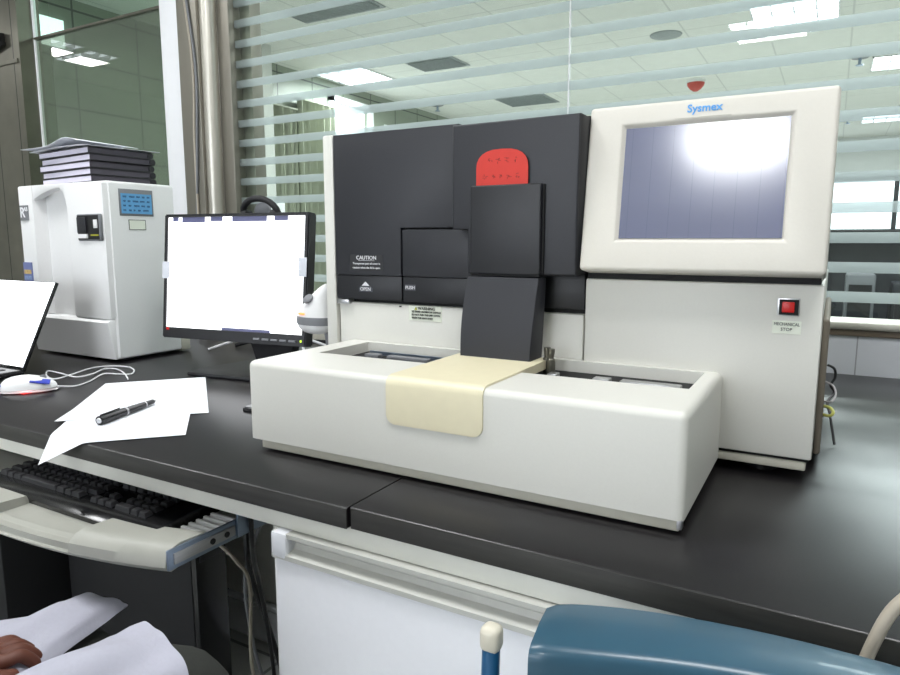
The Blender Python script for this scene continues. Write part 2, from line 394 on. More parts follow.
# ---- ceiling fixtures
def troffer(x, y, lab, w=.52, d=.52, grp=None, est=9):
    t = thing('ceiling_light', lab, 'ceiling light', (x, y, CEIL), grp)
    b = BM(); h = w/2; g = d/2
    for a in ((x-h, x+h, y-g, y-g+.012), (x-h, x+h, y+g-.012, y+g), (x-h, x-h+.012, y-g, y+g), (x+h-.012, x+h, y-g, y+g)): box(b, *a, CEIL-.012, CEIL-.0005)
    build('frame', b, M['white_plastic'], t)
    b = BM(); box(b, x-h+.012, x+h-.012, y-g+.012, y+g-.012, CEIL-.006, CEIL-.001)
    build('diffuser', b, M['tubes%d' % est] if 'tubes%d' % est in M else M['far_glow'], t)
    b = BM()
    for k in range(1, 4): box(b, x-h+w*k/4-.004, x-h+w*k/4+.004, y-g+.012, y+g-.012, CEIL-.03, CEIL-.006)
    for k in range(1, 3): box(b, x-h+.012, x+h-.012, y-g+d*k/3-.004, y-g+d*k/3+.004, CEIL-.03, CEIL-.006)
    build('louvre', b, M['silver'], t)
    return t
def lampmat(nm, est):
    m = mat(nm, (240, 244, 250), .5, emis=(238, 246, 255), est=est); return m
M['tubes9'] = lampmat('lit_tubes', 9); M['tubes30'] = lampmat('bright_tubes', 30); M['tubes14'] = lampmat('strong_tubes', 14); M['tubes5'] = lampmat('dim_tubes', 5); M['window_day'] = mat('daylight_window', (250, 252, 255), .5, emis=(240, 246, 255), est=5.8)
def area(x, y, pw, w=.48, name='LampGlow'):
    L = bpy.data.lights.new(name, 'AREA'); L.shape = 'SQUARE'; L.size = w*S; L.energy = pw; L.color = (1.0, .99, .97) if y < 1.6 else (.93, .965, 1.0)
    L.spread = R(170)
    o = bpy.data.objects.new(name, L); col.objects.link(o); o.location = (x, y, CEIL-.035)
    return o
far = [(.33, 3.0, 'lit ceiling light of the far room above the dark bench, second from the glass'), (.50, 2.3, 'lit ceiling light of the far room nearest the glass on the right'),
       (-3.93, 5.18, 'lit ceiling light beyond the glass nearest the sage curtains'),
       (-.33, 5.2, 'lit ceiling light beyond the glass, above the machine display'),
       (.43, 7.0, 'lit ceiling light beyond the glass at the right edge, further back'),
       (.45, 10.1, 'lit ceiling light furthest back beyond the glass, above the bright windows')]
for i, (x, y, lab) in enumerate(far): troffer(x, y, lab, grp='ceiling lights of the far room', est=9)
for x, y, p in ((-3.7, 5.2, 75), (-.33, 5.2, 100), (.43, 7.0, 34), (.45, 10.1, 60), (-1.9, 2.9, 55), (-3.4, 3.3, 26), (.33, 3.0, 34), (.50, 2.3, 30), (-2.0, 7.5, 150), (2.9, 6.5, 190)): area(x, y, p)  # positions that have no troffer are added fill for the far room
near = [(-.50, -2.15, .5, 'lit ceiling light mirrored in the machine display, behind the viewer', 30, 34),
        (-5.42, .07, .27, 'lit ceiling light mirrored in the grey-green pane, the farther one', 5, 12),
        (-5.47, -.26, .27, 'lit ceiling light mirrored in the grey-green pane, the nearer one', 5, 12),
        (-2.6, .35, .5, 'lit ceiling light over the left end of the counter', 9, 20),
        (-1.2, .35, .5, 'lit ceiling light over the seated person', 9, 20),
        (.3, .25, .5, 'lit ceiling light over the blue chair', 9, 20),
        (1.7, -.6, .5, 'lit ceiling light at the right of the near room', 9, 6)]
for x, y, d, lab, est, pw in near:
    troffer(x, y, lab, d=d, grp='ceiling lights of the near room', est=est); area(x, y, pw, w=min(.48, d*.9))
structure(build('window_10', bx(-3.3, -.3, -3.655, -3.64, -.2, 1.35), M['window_day']))  # unseen window added behind the viewer for soft frontal light
b = BM()
for x in (-3.33, -2.33, -1.3, -.27): box(b, x-.03, x+.03, -3.66, -3.61, -.25, 1.4)
box(b, -3.36, -.24, -3.66, -3.61, 1.35, 1.4); box(b, -3.36, -.24, -3.66, -3.60, -.25, -.2)
structure(build('trim_9', b, M['white_post']))
def ceil_vent(x, y, w, d, lab):
    t = thing('ceiling_vent', lab, 'vent', (x, y, CEIL), 'ceiling vents of the far room')
    b = BM(); box(b, x-w/2, x+w/2, y-d/2, y+d/2, CEIL-.008, CEIL-.0005); build('frame', b, M['vent'], t)
    n = 9; b = BM()
    for k in range(n): box(b, x-w/2+.02, x+w/2-.02, y-d/2+.02+(d-.05)*k/n, y-d/2+.02+(d-.05)*k/n+.012, CEIL-.02, CEIL-.008)
    build('slats', b, M['vent'], t)
ceil_vent(-3.05, 5.18, .45, .34, 'grey ceiling vent beyond the glass, the middle one of the row')
ceil_vent(-2.98, 6.95, .55, .5, 'grey ceiling vent beyond the glass just above the black housing')
ceil_vent(-2.95, 3.66, .66, .26, 'grey slatted ceiling vent nearest the glass at the top')
ceil_vent(-3.16, 3.18, .3, .22, 'small grey ceiling vent at the top edge beside the steel column')
def sprinkler(x, y, lab):
    t = thing('ceiling_sprinkler', lab, 'sprinkler', (x, y, CEIL), 'sprinklers of the far room')
    b = BM(); lathe(b, (x, y, CEIL-.012), [(.06, 0), (.07, .011)], 18); build('rose', b, M['grey_plastic'], t)
    b = BM(); lathe(b, (x, y, CEIL-.07), [(.03, 0), (.03, .006), (.012, .008), (.012, .058)], 12); build('nozzle', b, M['zinc'], t)
sprinkler(.08, 6.7, 'grey ceiling sprinkler beyond the glass, top right beside a light')
sprinkler(.04, 9.9, 'grey ceiling sprinkler beyond the glass, far back beside the display')
sprinkler(-3.95, 6.7, 'grey ceiling sprinkler beyond the glass, left above the machine')
b = BM(); lathe(b, (-1.18, 5.3, CEIL-.02), [(.05, 0), (.11, .012), (.115, .0195)], 24)
tag(build('smoke_detector', b, M['vent']), 'round grey ceiling disc beyond the glass above the display', 'detector')
t = thing('fire_alarm', 'small red ceiling dome beyond the glass, above the logo', 'alarm', (-1.24, 6.9, CEIL))
b = BM(); lathe(b, (-1.24, 6.9, CEIL-.10), [(.02, 0), (.05, .02), (.075, .05), (.08, .075)], 20); build('dome', b, M['reddome'], t)
b = BM(); lathe(b, (-1.24, 6.9, CEIL-.025), [(.085, 0), (.085, .0245)], 20); build('base', b, M['white_plastic'], t)

# ---- far bench behind the glass at the right, and the things on it
t = thing('far_bench', 'dark bench beyond the glass, behind the display machine', 'bench', (1.2, 3.6, FLOOR))
build('cabinet', bx(-1.4, 3.2, 3.3, 3.9, FLOOR, .285, bev=.01), M['far_dark'], t)
build('bench_top', bx(-1.45, 3.25, 3.24, 3.95, .285, .32, bev=.006), M['blackmatte'], t)
for i, (x, y, w, h, m, lab) in enumerate(((.10, 3.1, .10, .13, 'grey_plastic', 'grey instrument box beyond the glass, low beside the machine'), (.25, 3.12, .09, .10, 'far_dark', 'dark instrument box beyond the glass at the right edge'))):
    t = thing('instrument_box', lab, 'box', (x, y, -.1))
    build('housing', bx(x-w/2, x+w/2, y-.07, y+.07, -.1, -.1+h+.12, bev=.008), M[m], t)
    build('front_panel', bx(x-w/2+.012, x+w/2-.012, y-.078, y-.07, -.06, -.1+h+.08), M['black'], t)
t = thing('side_table', 'low dark table beyond the glass carrying the instrument boxes', 'table', (.4, 3.05, FLOOR))
build('tabletop', bx(-.1, 1.6, 2.9, 3.23, -.125, -.1, bev=.004), M['blackmatte'], t)
for x in (-.07, 1.57):
    for y in (2.93, 3.2): build('leg', bx(x-.015, x+.015, y-.015, y+.015, FLOOR, -.125), M['steel_dark'], t)
# pedestal with bottle at the left beyond the glass
t = thing('filing_cabinet', 'narrow pale cabinet beyond the glass behind the monitor', 'cabinet', (-3.08, 3.05, FLOOR))
build('body', bx(-3.2, -2.96, 2.93, 3.17, FLOOR, .52, bev=.006), M['wall_white'], t)
for k in range(4):
    z = FLOOR+.04+k*.29
    d = build('drawer', bx(-3.19, -2.97, 2.922, 2.93, z, z+.27, bev=.003), M['white_plastic'], t)
    build('handle', bx(-3.12, -3.04, 2.912, 2.923, z+.2, z+.215), M['grey_plastic'], d)
t = thing('reagent_bottle', 'white bottle with a sky blue label beyond the glass above the monitor', 'bottle', (-3.08, 3.0, .52))
b = BM(); lathe(b, (-3.08, 3.0, .52), [(.05, 0), (.056, .01), (.056, .1), (.028, .125), (.028, .14)], 20); build('body', b, M['white_plastic'], t)
b = BM(); lathe(b, (-3.08, 3.0, .535), [(.0575, 0), (.0575, .05)], 20); build('label_band', b, M['sky_blue'], t)
b = BM(); lathe(b, (-3.08, 3.0, .66), [(.03, 0), (.03, .03)], 16); build('cap', b, M['white_plastic'], t)

# ================================================================== THE BENCH
def slab(nm, x0, x1, y0, lab):
    t = thing(nm, lab, 'countertop', ((x0+x1)/2, 1.0, -.024))
    b = BM(); prism(b, [(y0+.0015, -.023), (YW-.004, -.023), (YW-.004, 0), (y0+.0025, 0), (y0+.0008, -.0012)], 'x', x0, x1); build('worktop', b, M['counter'], t)
    build('edge_band', bx(x0+.0005, x1-.0005, y0, y0+.0016, -.024, -.0014, bev=.0004), M['counter_edge'], t)
slab('countertop', -3.2, -.4285, .535, 'black laminate countertop under the printer, monitor and papers')
slab('countertop', -.4265, 2.6, .5385, 'black laminate countertop under the right part of the analyser')
# the beam under the top
tag(build('apron_rail', bx(-3.2, 2.6, .543, .565, -.047, -.0245, bev=.001), M['apron']), 'pale grey rail under the front edge of the black countertop', 'rail')
# cupboard back panel with skirting, seen through the knee space
t = thing('back_panel', 'grey panel closing the knee space under the counter', 'panel', (-1.6, 1.12, FLOOR))
build('panel', bx(-3.2, -.56, 1.10, 1.12, FLOOR, -.0245), M['underpanel'], t)
build('skirting', bx(-3.2, -.56, 1.086, 1.1, FLOOR, FLOOR+.085, bev=.004), M['white_laminate'], t)
build('skirting_cap', bx(-3.2, -.56, 1.082, 1.1, FLOOR+.09, FLOOR+.10, bev=.002), M['white_laminate'], t)
tag(build('cabinet_divider', bx(-.56, -.541, .56, 1.12, FLOOR, -.048, bev=.001), M['underpanel']), 'grey divider board between the knee space and the white fridge', 'panel')
# fridge
FX0, FX1, FY = -.535, -.131, .534
t = thing('undercounter_fridge', 'white fridge with a recessed handle strip under the countertop', 'fridge', ((FX0+FX1)/2, .8, FLOOR))
build('cabinet', bx(FX0, FX1, FY+.035, 1.1, FLOOR+.02, -.05, bev=.003), M['fridge'], t)
d = build('door', bx(FX0, FX1, FY, FY+.033, FLOOR+.05, -.079, bev=.004), M['fridge'], t)
b = BM()
prof = [(FY+.033, -.048), (FY-.001, -.048), (FY-.001, -.053), (FY+.002, -.0545), (FY+.010, -.057), (FY+.013, -.063), (FY+.010, -.069), (FY+.001, -.0715), (FY-.003, -.073), (FY-.003, -.0785), (FY+.033, -.0785)]
prism(b, prof, 'x', FX0, FX1); part_label(build('handle_strip', b, M['fridge_trim'], t), 'pale grey recessed handle strip')
b = BM(); box(b, FX0-.0006, FX0+.022, FY-.0035, FY+.03, -.0785, -.0475, bev=.003); build('handle_end', b, M['fridge'], t); b = BM(); box(b, FX1-.02, FX1+.0006, FY-.0035, FY+.03, -.0785, -.0475, bev=.003)
build('handle_end', b, M['fridge'], t)
for x in (FX0+.03, FX1-.03):
    for y in (.58, 1.06):
        b = BM(); lathe(b, (x, y, FLOOR), [(.014, 0), (.014, .022)], 12); build('foot', b, M['black'], t)
t = thing('base_cabinet', 'pale base cabinet at the right end under the countertop', 'cabinet', (.7, .8, FLOOR))
build('body', bx(-.122, 1.6, .565, 1.1, FLOOR, -.048, bev=.002), M['ivory_trim'], t)
for k in range(3):
    x = -.118+k*.57
    dd = build('door', bx(x, x+.56, .548, .5645, FLOOR+.08, -.052, bev=.003), M['white_laminate'], t)
    b = BM(); tube(b, [(x+.5, .548, -.15), (x+.5, .53, -.155), (x+.5, .53, -.24), (x+.5, .548, -.245)], .004, 8); build('handle', b, M['silver'], dd)
# dark computer case in the knee space
t = thing('computer_tower', 'slim black computer tower on the floor in the knee space', 'computer', (-1.25, .885, FLOOR))
build('case', bx(-1.50, -1.075, .845, .925, FLOOR+.012, -.30, bev=.004), M['blackmatte'], t)
build('front_bezel', bx(-1.075, -1.06, .846, .924, FLOOR+.014, -.302, bev=.003), M['blackgloss'], t)
build('drive_bay', bx(-1.0605, -1.058, .855, .915, -.36, -.335, bev=.001), M['black'], t)
for x in (-1.46, -1.11):
    for y in (.862, .908): build('foot', bx(x-.012, x+.012, y-.008, y+.008, FLOOR, FLOOR+.013), M['black'], t)
t = thing('case_panel', 'dark cardboard carton standing left of the computer tower', 'carton', (-1.74, .85, FLOOR))  # added dark box that stands in for the shade deep in the knee space
build('carton_body', bx(-1.95, -1.53, .72, .98, FLOOR, -.25, bev=.004), M['blackmatte'], t)
build('tape', bx(-1.76, -1.72, .7185, .9815, FLOOR+.001, -.2485), M['grey_plastic'], t)
t.name = 'carton'; t['label'] = 'dark carton standing left of the computer tower in the knee space'
# hanging cables in the knee space
for k, (pts, m, r, lab) in enumerate((
    ([(-.64, .60, -.05), (-.66, .62, -.12), (-.70, .66, -.18), (-.735, .70, -.24), (-.76, .74, -.35), (-.79, .78, -.5), (-.84, .82, FLOOR+.004)], 'black', .0035, 'black power cable hanging in the knee space nearest the fridge'),
    ([(-.80, .73, -.05), (-.79, .73, -.15), (-.775, .72, -.24), (-.78, .76, -.36), (-.79, .8, -.5), (-.88, .86, FLOOR+.005)], 'black', .0045, 'thick black cable knotted in the middle of the hanging bundle'),
    ([(-.86, .72, -.22), (-.82, .70, -.2), (-.78, .70, -.22), (-.765, .71, -.26), (-.78, .72, -.4), (-.8, .76, -.55), (-.82, .78, FLOOR+.004)], 'wire_beige', .0028, 'beige cable looping through the hanging bundle'),
    ([(-.74, .72, -.05), (-.75, .73, -.14), (-.79, .74, -.22), (-.82, .75, -.3), (-.83, .78, -.45), (-.9, .9, FLOOR+.004)], 'grey_plastic', .003, 'grey cable hanging behind the slide rail'))):
    b = BM(); tube(b, pts, r, 8); tag(build('hanging_cable', b, M[m]), lab, 'cable', 'cables hanging in the knee space')

# ---- keyboard tray
t = thing('keyboard_tray', 'pale grey pull-out keyboard tray under the countertop', 'keyboard tray', (-1.0, .55, -.11))
def front_y(x):      # bowed front edge
    u = (x+1.02)/.36
    return .446+.046*min(1.4, abs(u))**2.6
b = BM()
pts = [(-.664, .68), (-1.376, .68)]
xs = [-1.376+.712*i/40 for i in range(41)]
pts2 = [(x, front_y(x)+(.012 if i in (0, 40) else 0)) for i, x in enumerate(xs)]
prism(b, pts+pts2, 'z', -.108, -.096)
build('tray_plate', b, M['tray_grey'], t)
def lip(x0, x1, ztop, ywid, nm, zb=-.114, bulge=.01):
    b = BM(); n = 16
    sec = []
    for i in range(n+1):
        x = x0+(x1-x0)*i/n; y = front_y(x)
        e = 0
        prof = [(y+.004, zb), (y-.004, zb+.008), (y-.002, ztop-.012), (y+.008, ztop-.003), (y+.02, ztop), (y+ywid, ztop-.002), (y+ywid+.004, -.0955), (y+ywid, zb+.010)]
        sec.append([b.verts.new((x, p[0], p[1])) for p in prof])
    m_ = len(sec[0])
    for i in range(n):
        for k in range(m_): b.faces.new((sec[i][k], sec[i][(k+1) % m_], sec[i+1][(k+1) % m_], sec[i+1][k]))
    b.faces.new(sec[0][::-1]); b.faces.new(sec[-1])
    build(nm, b, M['tray_grey'], t)
lip(-.805, -.664, -.082, .058, 'front_lip'); lip(-1.376, -.985, -.082, .058, 'front_lip')
lip(-.985, -.805, -.0945, .008, 'scoop_lip', bulge=.004)
for k in range(6): build('rib', bx(-.712, -.668, .536+k*.012, .541+k*.012, -.0965, -.087, bev=.001), M['white_plastic'], t)
r_ = part_label(build('slide_rail', bx(-.6635, -.6595, .488, .66, -.110, -.0845, bev=.001), M['zinc'], t), 'zinc slide rail')
b = BM(); box(b, -.6598, -.657, .495, .59, -.104, -.090, bev=.001); build('inner_rail', b, M['silver'], r_)
for y in (.552, .575, .60):
    b = BM(); lathe(b, (-.6570, y, -.097), [(.004, 0), (.004, .0012)], 12, Vector((1, 0, 0))); build('screw', b, M['black'], r_)
build('hanger', bx(-.6585, -.655,   .592, .66, -.108, -.0475, bev=.0008), M['zinc'], t)
# ---- keyboard
t = thing('keyboard', 'black keyboard lying on the pale keyboard tray', 'keyboard', (-.925, .58, -.096))
KX0, KX1, KY0, KY1 = -1.12, -.722, .507, .645
b = BM(); prism(b, [(KY0, -.0957), (KY0-.001, -.089), (KY0+.006, -.0845), (KY0+.03, -.0815), (KY1, -.0745), (KY1, -.0957)], 'x', KX0, KX1, bev=.0015); build('case', b, M['blackgloss'], t)
def kz(y): return -.0815+(y-(KY0+.03))*(.007/.108)
keyproto = None
kp = .0166
rows = [(0, [(.0, 1.2), (1.25, 1.2), (2.5, 1.2), (3.75, 5.6), (9.4, 1.2), (10.65, 1.2), (11.9, 1.2), (13.2, 1.5)], True), ]
meshes = {}
def key(x, y, w):
    ww = round(w, 2)
    if ww not in meshes:
        b = BM(); a = .0015; W = kp*ww-.0015; D = kp-.0022; h = .0075
        v0 = [b.verts.new(p) for p in ((0, 0, 0), (W, 0, 0), (W, D, 0), (0, D, 0))]
        v1 = [b.verts.new(p) for p in ((.0022, .0018, h), (W-.0022, .0018, h), (W-.0022, D-.0030, h*.97), (.0022, D-.0030, h*.97))]
        b.faces.new(v0[::-1]); b.faces.new(v1)
        for i in range(4): b.faces.new((v0[i], v0[(i+1) % 4], v1[(i+1) % 4], v1[i]))
        bmesh.ops.bevel(b, geom=[e for e in b.edges], offset=.0006, segments=1, affect='EDGES')
        me = bpy.data.meshes.new('key'); b.to_mesh(me); b.free(); me.materials.append(M['key']); meshes[ww] = me
    o = bpy.data.objects.new('key', meshes[ww]); col.objects.link(o); o.parent = t
    o.location = Vector((x, y, kz(y)-.0012))-Vector(t['_o']); o.rotation_euler = (math.atan(.0645), 0, 0)
x0 = KX0+.008; y0 = KY0+.026
layout = [[1.25, 1.0, 1.25, 5.5, 1.25, 1.0, 1.25], [2.0]+[1]*10+[1.5], [1.7]+[1]*11+[.8], [1.5]+[1]*12, [1]*13+[.5], [1, 0, 1, 1, 1, 1, 0, 1, 1, 1, 1, 1, 1]]
for r, row in enumerate(layout):
    x = x0
    for w in row:
        if w: key(x, y0+r*kp, w)
        x += kp*(w or .5)
for r, row in enumerate([[0, 0, 0], [0, 1, 0], [0, 0, 0], [1, 1, 1], [1, 1, 1]]):
    for c, w in enumerate(row if r else [1, 1, 1]):
        if w: key(x0+kp*(13.9+c), y0+r*kp, 1)
for r in range(5):
    for c in range(4):
        if r == 0 and c == 1: continue
        key(x0+kp*(17.2+c), y0+r*kp, 2 if (r == 0 and c == 0) else 1)

# ================================================================== THE ANALYSER
Yb = .855
t = thing('blood_analyser', 'large ivory laboratory analyser with black covers and a tilted display', 'analyser', (-.36, 1.1, 0))
A = t
# body: left cheek, lower front, right front, back
build('left_side_panel', bx(-.716, -.6955, Yb, 1.35, .012, .443, bev=.003), M['ivory'], A)
build('rear_body', bx(-.6955, -.28, Yb+.05, 1.35, .02, .440), M['ivory'], A)
b = BM(); box(b, -.692, -.282, Yb+.004, Yb+.05, .02, .182, bev=.003); build('lower_front', b, M['ivory'], A)
build('upper_back_frame', bx(-.6955, -.28, Yb+.014, Yb+.05, .182, .438), M['gap'], A)
b = BM(); box(b, -.2795, -.005, Yb, 1.35, .0275, .2305, bev=.0025); build('right_front', b, M['ivory'], A)
build('right_upper_body', bx(-.2795, -.008, Yb+.05, 1.35, .2305, .44, bev=.003), M['ivory'], A)
build('plinth', bx(-.70, -.0105, Yb+.003, 1.34, .013, .0235, bev=.002), M['ivory_trim'], A)
build('seam', bx(-.70, -.008, Yb+.006, 1.33, .023, .028), M['gap'], A)
build('display_seam', bx(-.277, -.009, Yb+.002, 1.0, .2305, .2425), M['gap'], A)
for x in (-.66, -.06):
    for y in (.9, 1.3):
        b = BM(); lathe(b, (x, y, 0), [(.018, 0), (.018, .014)], 16); build('foot', b, M['black'], A)
build('service_hump', bx(-.0052, .0030, .93, 1.3, .014, .185, bev=.004, seg=4), mat('taupe_plastic', (128, 120, 108), .6), A)
# black covers
build('left_cover', prism(BM(), [(-.693, .2255), (-.568, .2255), (-.568, .298), (-.47, .298), (-.47, .4415), (-.693, .4415)], 'y', Yb-.002, Yb+.014, bev=.0012), M['slate'], A)
build('left_cover_band', bx(-.693, -.568, Yb-.0005, Yb+.014, .1875, .225, bev=.001), M['slate2'], A)
sc = build('square_cover', bx(-.5655, -.40, Yb-.0015, Yb+.014, .2255, .2955, bev=.0012), M['slate'], A)
build('square_cover_band', bx(-.5655, -.40, Yb-.0005, Yb+.014, .1875, .225, bev=.001), M['slate2'], A)
build('right_cover_band', bx(-.42, -.2815, Yb+.003, Yb+.014, .1885, .24, bev=.001), M['slate2'], A)
# projecting housing
Yh = .826
b = BM(); prism(b, [(-.4640, .2945), (-.4640, .4345), (-.283, .4355), (-.283, .2345), (-.44, .2345), (-.44, .2945)], 'y', Yh, Yb+.04, bev=.003, seg=3)
build('housing', b, M['slate'], A)
b = BM(); prism(b, [(-.283, Yh+.004), (-.2795, Yh+.012), (-.2785, Yb+.03), (-.283, Yb+.03)], 'z', .236, .4335); build('housing_edge', b, M['slate2'], A)
b = BM(); box(b, -.4305, -.3285, Yh-.010, Yh+.004, .2345, .3520, bev=.0022, seg=3); build('front_block', b, M['slate2'], A)
build('block_rib', bx(-.3285, -.3265, Yh-.004, Yh+.002, .236, .351), M['gap'], A)
# hanging arm, bowed
b = BM(); n = 14; rg = []
for i in range(n+1):
    s = i/n; z = .2310-(.2310-.1230)*s; yf = .812-.012*math.sin(s*pi*.5)-.004*s; xl = -.4315+(-.0025)*s-.002*math.sin(s*pi); xr = -.3285-.0045*s
    rg.append([b.verts.new(p) for p in ((xl, yf, z), (xr, yf, z), (xr+.0015, yf+.002, z), (xr+.0015, .836, z), (xl-.001, .836, z), (xl-.001, yf+.002, z))])
for i in range(n):
    for k in range(6): b.faces.new((rg[i][k], rg[i+1][k], rg[i+1][(k+1) % 6], rg[i][(k+1) % 6]))
b.faces.new(rg[0]); b.faces.new(rg[-1][::-1])
build('sampler_arm', b, M['slate'], A)
build('arm_top_seam', bx(-.431, -.330, .818, .85, .2325, .2355), M['gap'], A)
# labels
def label_plate(nm, x0, x1, z0, z1, y, m, parent): return build(nm, bx(x0, x1, y-.0006, y+.0008, z0, z1), m, parent)
lc = label_plate('caution_label', -.664, -.6005, .2325, .2575, Yb-.002, M['label_dark'], A); part_label(lc, 'dark caution label with white lettering')
b = text_bm('CAUTION', .0085, front_mtx(-.632, Yb-.0029, .2525))
join(b, bx(-.6475, -.6165, Yb-.0031, Yb-.0026, .2481, .2486))
join(b, text_bm('Transparent part of cover is', .0046, front_mtx(-.632, Yb-.0029, .2437)))
join(b, text_bm('caution when the lid is open', .0046, front_mtx(-.632, Yb-.0029, .2372)))
build('lettering', b, M['white_print'], lc)
lo = build('open_label', prism(BM(), [(-.6485, .1995), (-.6225, .1995), (-.6225, .2055), (-.6265, .2085), (-.6445, .2085), (-.6485, .2055)], 'y', Yb-.0012, Yb), M['label_grey'], A)
b = text_bm('OPEN', .0078, front_mtx(-.6355, Yb-.0016, .2036))
prism(b, [(-.6425, .2090), (-.6285, .2090), (-.6355, .2155)], 'y', Yb-.0018, Yb-.0004); build('lettering', b, M['white_print'], lo)
lp = label_plate('push_label', -.5615, -.5425, .2045, .2135, Yb-.0006, M['label_grey'], A)
build('lettering', text_bm('PUSH', .0072, front_mtx(-.552, Yb-.0016, .2088)), M['white_print'], lp)
lw = label_plate('warning_label', -.558, -.500, .1585, .1815, Yb+.004, M['label_white'], A); part_label(lw, 'pale warning label with small black lettering')
b = text_bm('WARNING', .0062, front_mtx(-.526, Yb+.0028, .1775))
for i, s_ in enumerate(('TO AVOID HAZARDOUS DAMAGE', 'DO NOT PUSH THE UNIT DOWN', 'WHEN THE LIGHT IS RED')):
    join(b, text_bm(s_, .0039, front_mtx(-.5525, Yb+.0028, .1725-.0048*i), align='LEFT', sx=.85))
build('lettering', b, M['black_print'], lw)
build('warning_triangle', prism(BM(), [(-.5475, .1752), (-.5425, .1752), (-.545, .1798)], 'y', Yb+.0026, Yb+.0035), M['yellow'], lw)
build('latch', bx(-.6925, -.668, Yb-.003, Yb+.012, .179, .1865, bev=.001), M['silver'], A)
build('slot_mark', bx(-.5755, -.5715, Yb+.0032, Yb+.005, .178, .180), M['gap'], A)
# stop button and its label
bt = build('button_bezel', bx(-.0515, -.0285, Yb-.0018, Yb+.002, .1945, .2145, bev=.0006), M['silver'], A)
build('button_well', bx(-.0495, -.0295, Yb-.0024, Yb+.001, .1955, .2130), M['gap'], bt)
part_label(build('button_cap', bx(-.0465, -.0335, Yb-.006, Yb, .1985, .2105, bev=.0012), M['red_button'], bt), 'square red button cap')
ls = label_plate('stop_label', -.0555, -.0255, .1735, .1885, Yb, M['label_white'], A)
b = text_bm('MECHANICAL', .0050, front_mtx(-.0405, Yb-.0010, .1845), sx=.85); join(b, text_bm('STOP', .0050, front_mtx(-.0405, Yb-.0010, .1785))); build('lettering', b, M['black_print'], ls)
# display unit (tilted back)
TILT = math.atan2(.030, .203)
DM = Matrix.Translation((-.142, .825, .2425)) @ Matrix.Rotation(-TILT, 4, 'X')
W2 = .1375; Hh = .2045
sx0, sx1, sz0, sz1 = -.0915, .0925, .0395, .1765
def ringbox(b, ox0, ox1, oz0, oz1, ix0, ix1, iz0, iz1, yf, yi, yb_):
    """frame: outer rectangle at yf, splayed opening down to yi"""
    O = [(ox0, oz0), (ox1, oz0), (ox1, oz1), (ox0, oz1)]; I = [(ix0, iz0), (ix1, iz0), (ix1, iz1), (ix0, iz1)]
    e = .004; J = [(ix0-e, iz0-e), (ix1+e, iz0-e), (ix1+e, iz1+e), (ix0-e, iz1+e)]
    vo = [b.verts.new((x, yf, z)) for x, z in O]; vj = [b.verts.new((x, yf, z)) for x, z in J]; vi = [b.verts.new((x, yi, z)) for x, z in I]; vb = [b.verts.new((x, yb_, z)) for x, z in O]
    fs = []
    for k in range(4):
        q = (k+1) % 4
        fs += [b.faces.new((vo[k], vo[q], vj[q], vj[k])), b.faces.new((vj[k], vj[q], vi[q], vi[k])), b.faces.new((vo[q], vo[k], vb[k], vb[q]))]
    fs += [b.faces.new(vi), b.faces.new(vb[::-1])]
    bmesh.ops.recalc_face_normals(b, faces=fs)
    es = [e_ for e_ in b.edges if all(v in vo+vb for v in e_.verts)]
    jv = set(vj); es2 = [e_ for e_ in b.edges if sum(v in jv for v in e_.verts) == 2 or (sum(v in jv for v in e_.verts) == 1 and any(v in vi for v in e_.verts))]
    bmesh.ops.bevel(b, geom=es, offset=.005, segments=4, affect='EDGES', profile=.5)
    es2 = [e_ for e_ in es2 if e_.is_valid]
    bmesh.ops.bevel(b, geom=es2, offset=.0016, segments=2, affect='EDGES', profile=.5)
b = BM(); ringbox(b, -W2, W2, 0, Hh, sx0, sx1, sz0, sz1, 0, .0045, .055)
bmesh.ops.transform(b, matrix=DM, verts=b.verts)
du = build('display_unit', b, M['monitor_shell'], A)
# display glass: reflective, with the faint stripes of a reflection painted into its colour
m = mat('grey_lcd', (94, 98, 126), .16, var=.05, scale=5, spec=.9, coat=.6); M['lcd'] = m
nt = m.node_tree; n_ = nt.nodes; l_ = nt.links; bs = n_['Principled BSDF']
src = bs.inputs['Base Color'].links[0].from_socket
bs.inputs['Coat Roughness'].default_value = .12
geo = n_.new('ShaderNodeNewGeometry'); sp = n_.new('ShaderNodeSeparateXYZ'); l_.new(geo.outputs['Position'], sp.inputs[0])
a = n_.new('ShaderNodeMath'); a.operation = 'ADD'; a.inputs[1].default_value = 10; l_.new(sp.outputs['X'], a.inputs[0])
d = n_.new('ShaderNodeMath'); d.operation = 'MODULO'; d.inputs[1].default_value = .0245*S; l_.new(a.outputs[0], d.inputs[0])
g = n_.new('ShaderNodeMath'); g.operation = 'LESS_THAN'; g.inputs[1].default_value = .0007; l_.new(d.outputs[0], g.inputs[0])
mx = n_.new('ShaderNodeMix'); mx.data_type = 'RGBA'; l_.new(g.outputs[0], mx.inputs['Factor']); l_.new(src, mx.inputs['A']); mx.inputs['B'].default_value = (*lin((82, 86, 114)), 1); l_.new(mx.outputs['Result'], bs.inputs['Base Color'])
b = BM(); box(b, sx0+.001, sx1-.001, .0032, .0044, sz0+.001, sz1-.001, M4=DM); part_label(build('display_glass', b, M['lcd'], du), 'grey switched-off display glass')
LM = DM @ Matrix.Translation((.0, -.0003, .1920)) @ Matrix.Rotation(pi/2, 4, 'X')
b = text_bm('Sysmex', .0128, LM, bold=.00025, spacing=1.0, sx=1.0); build('logo', b, M['blue_print'], du)
b = BM(); box(b, -.033, .03, -.0004, .0002, .1815, .1820, M4=DM); build('rule_line', b, M['ivory_trim'], du)

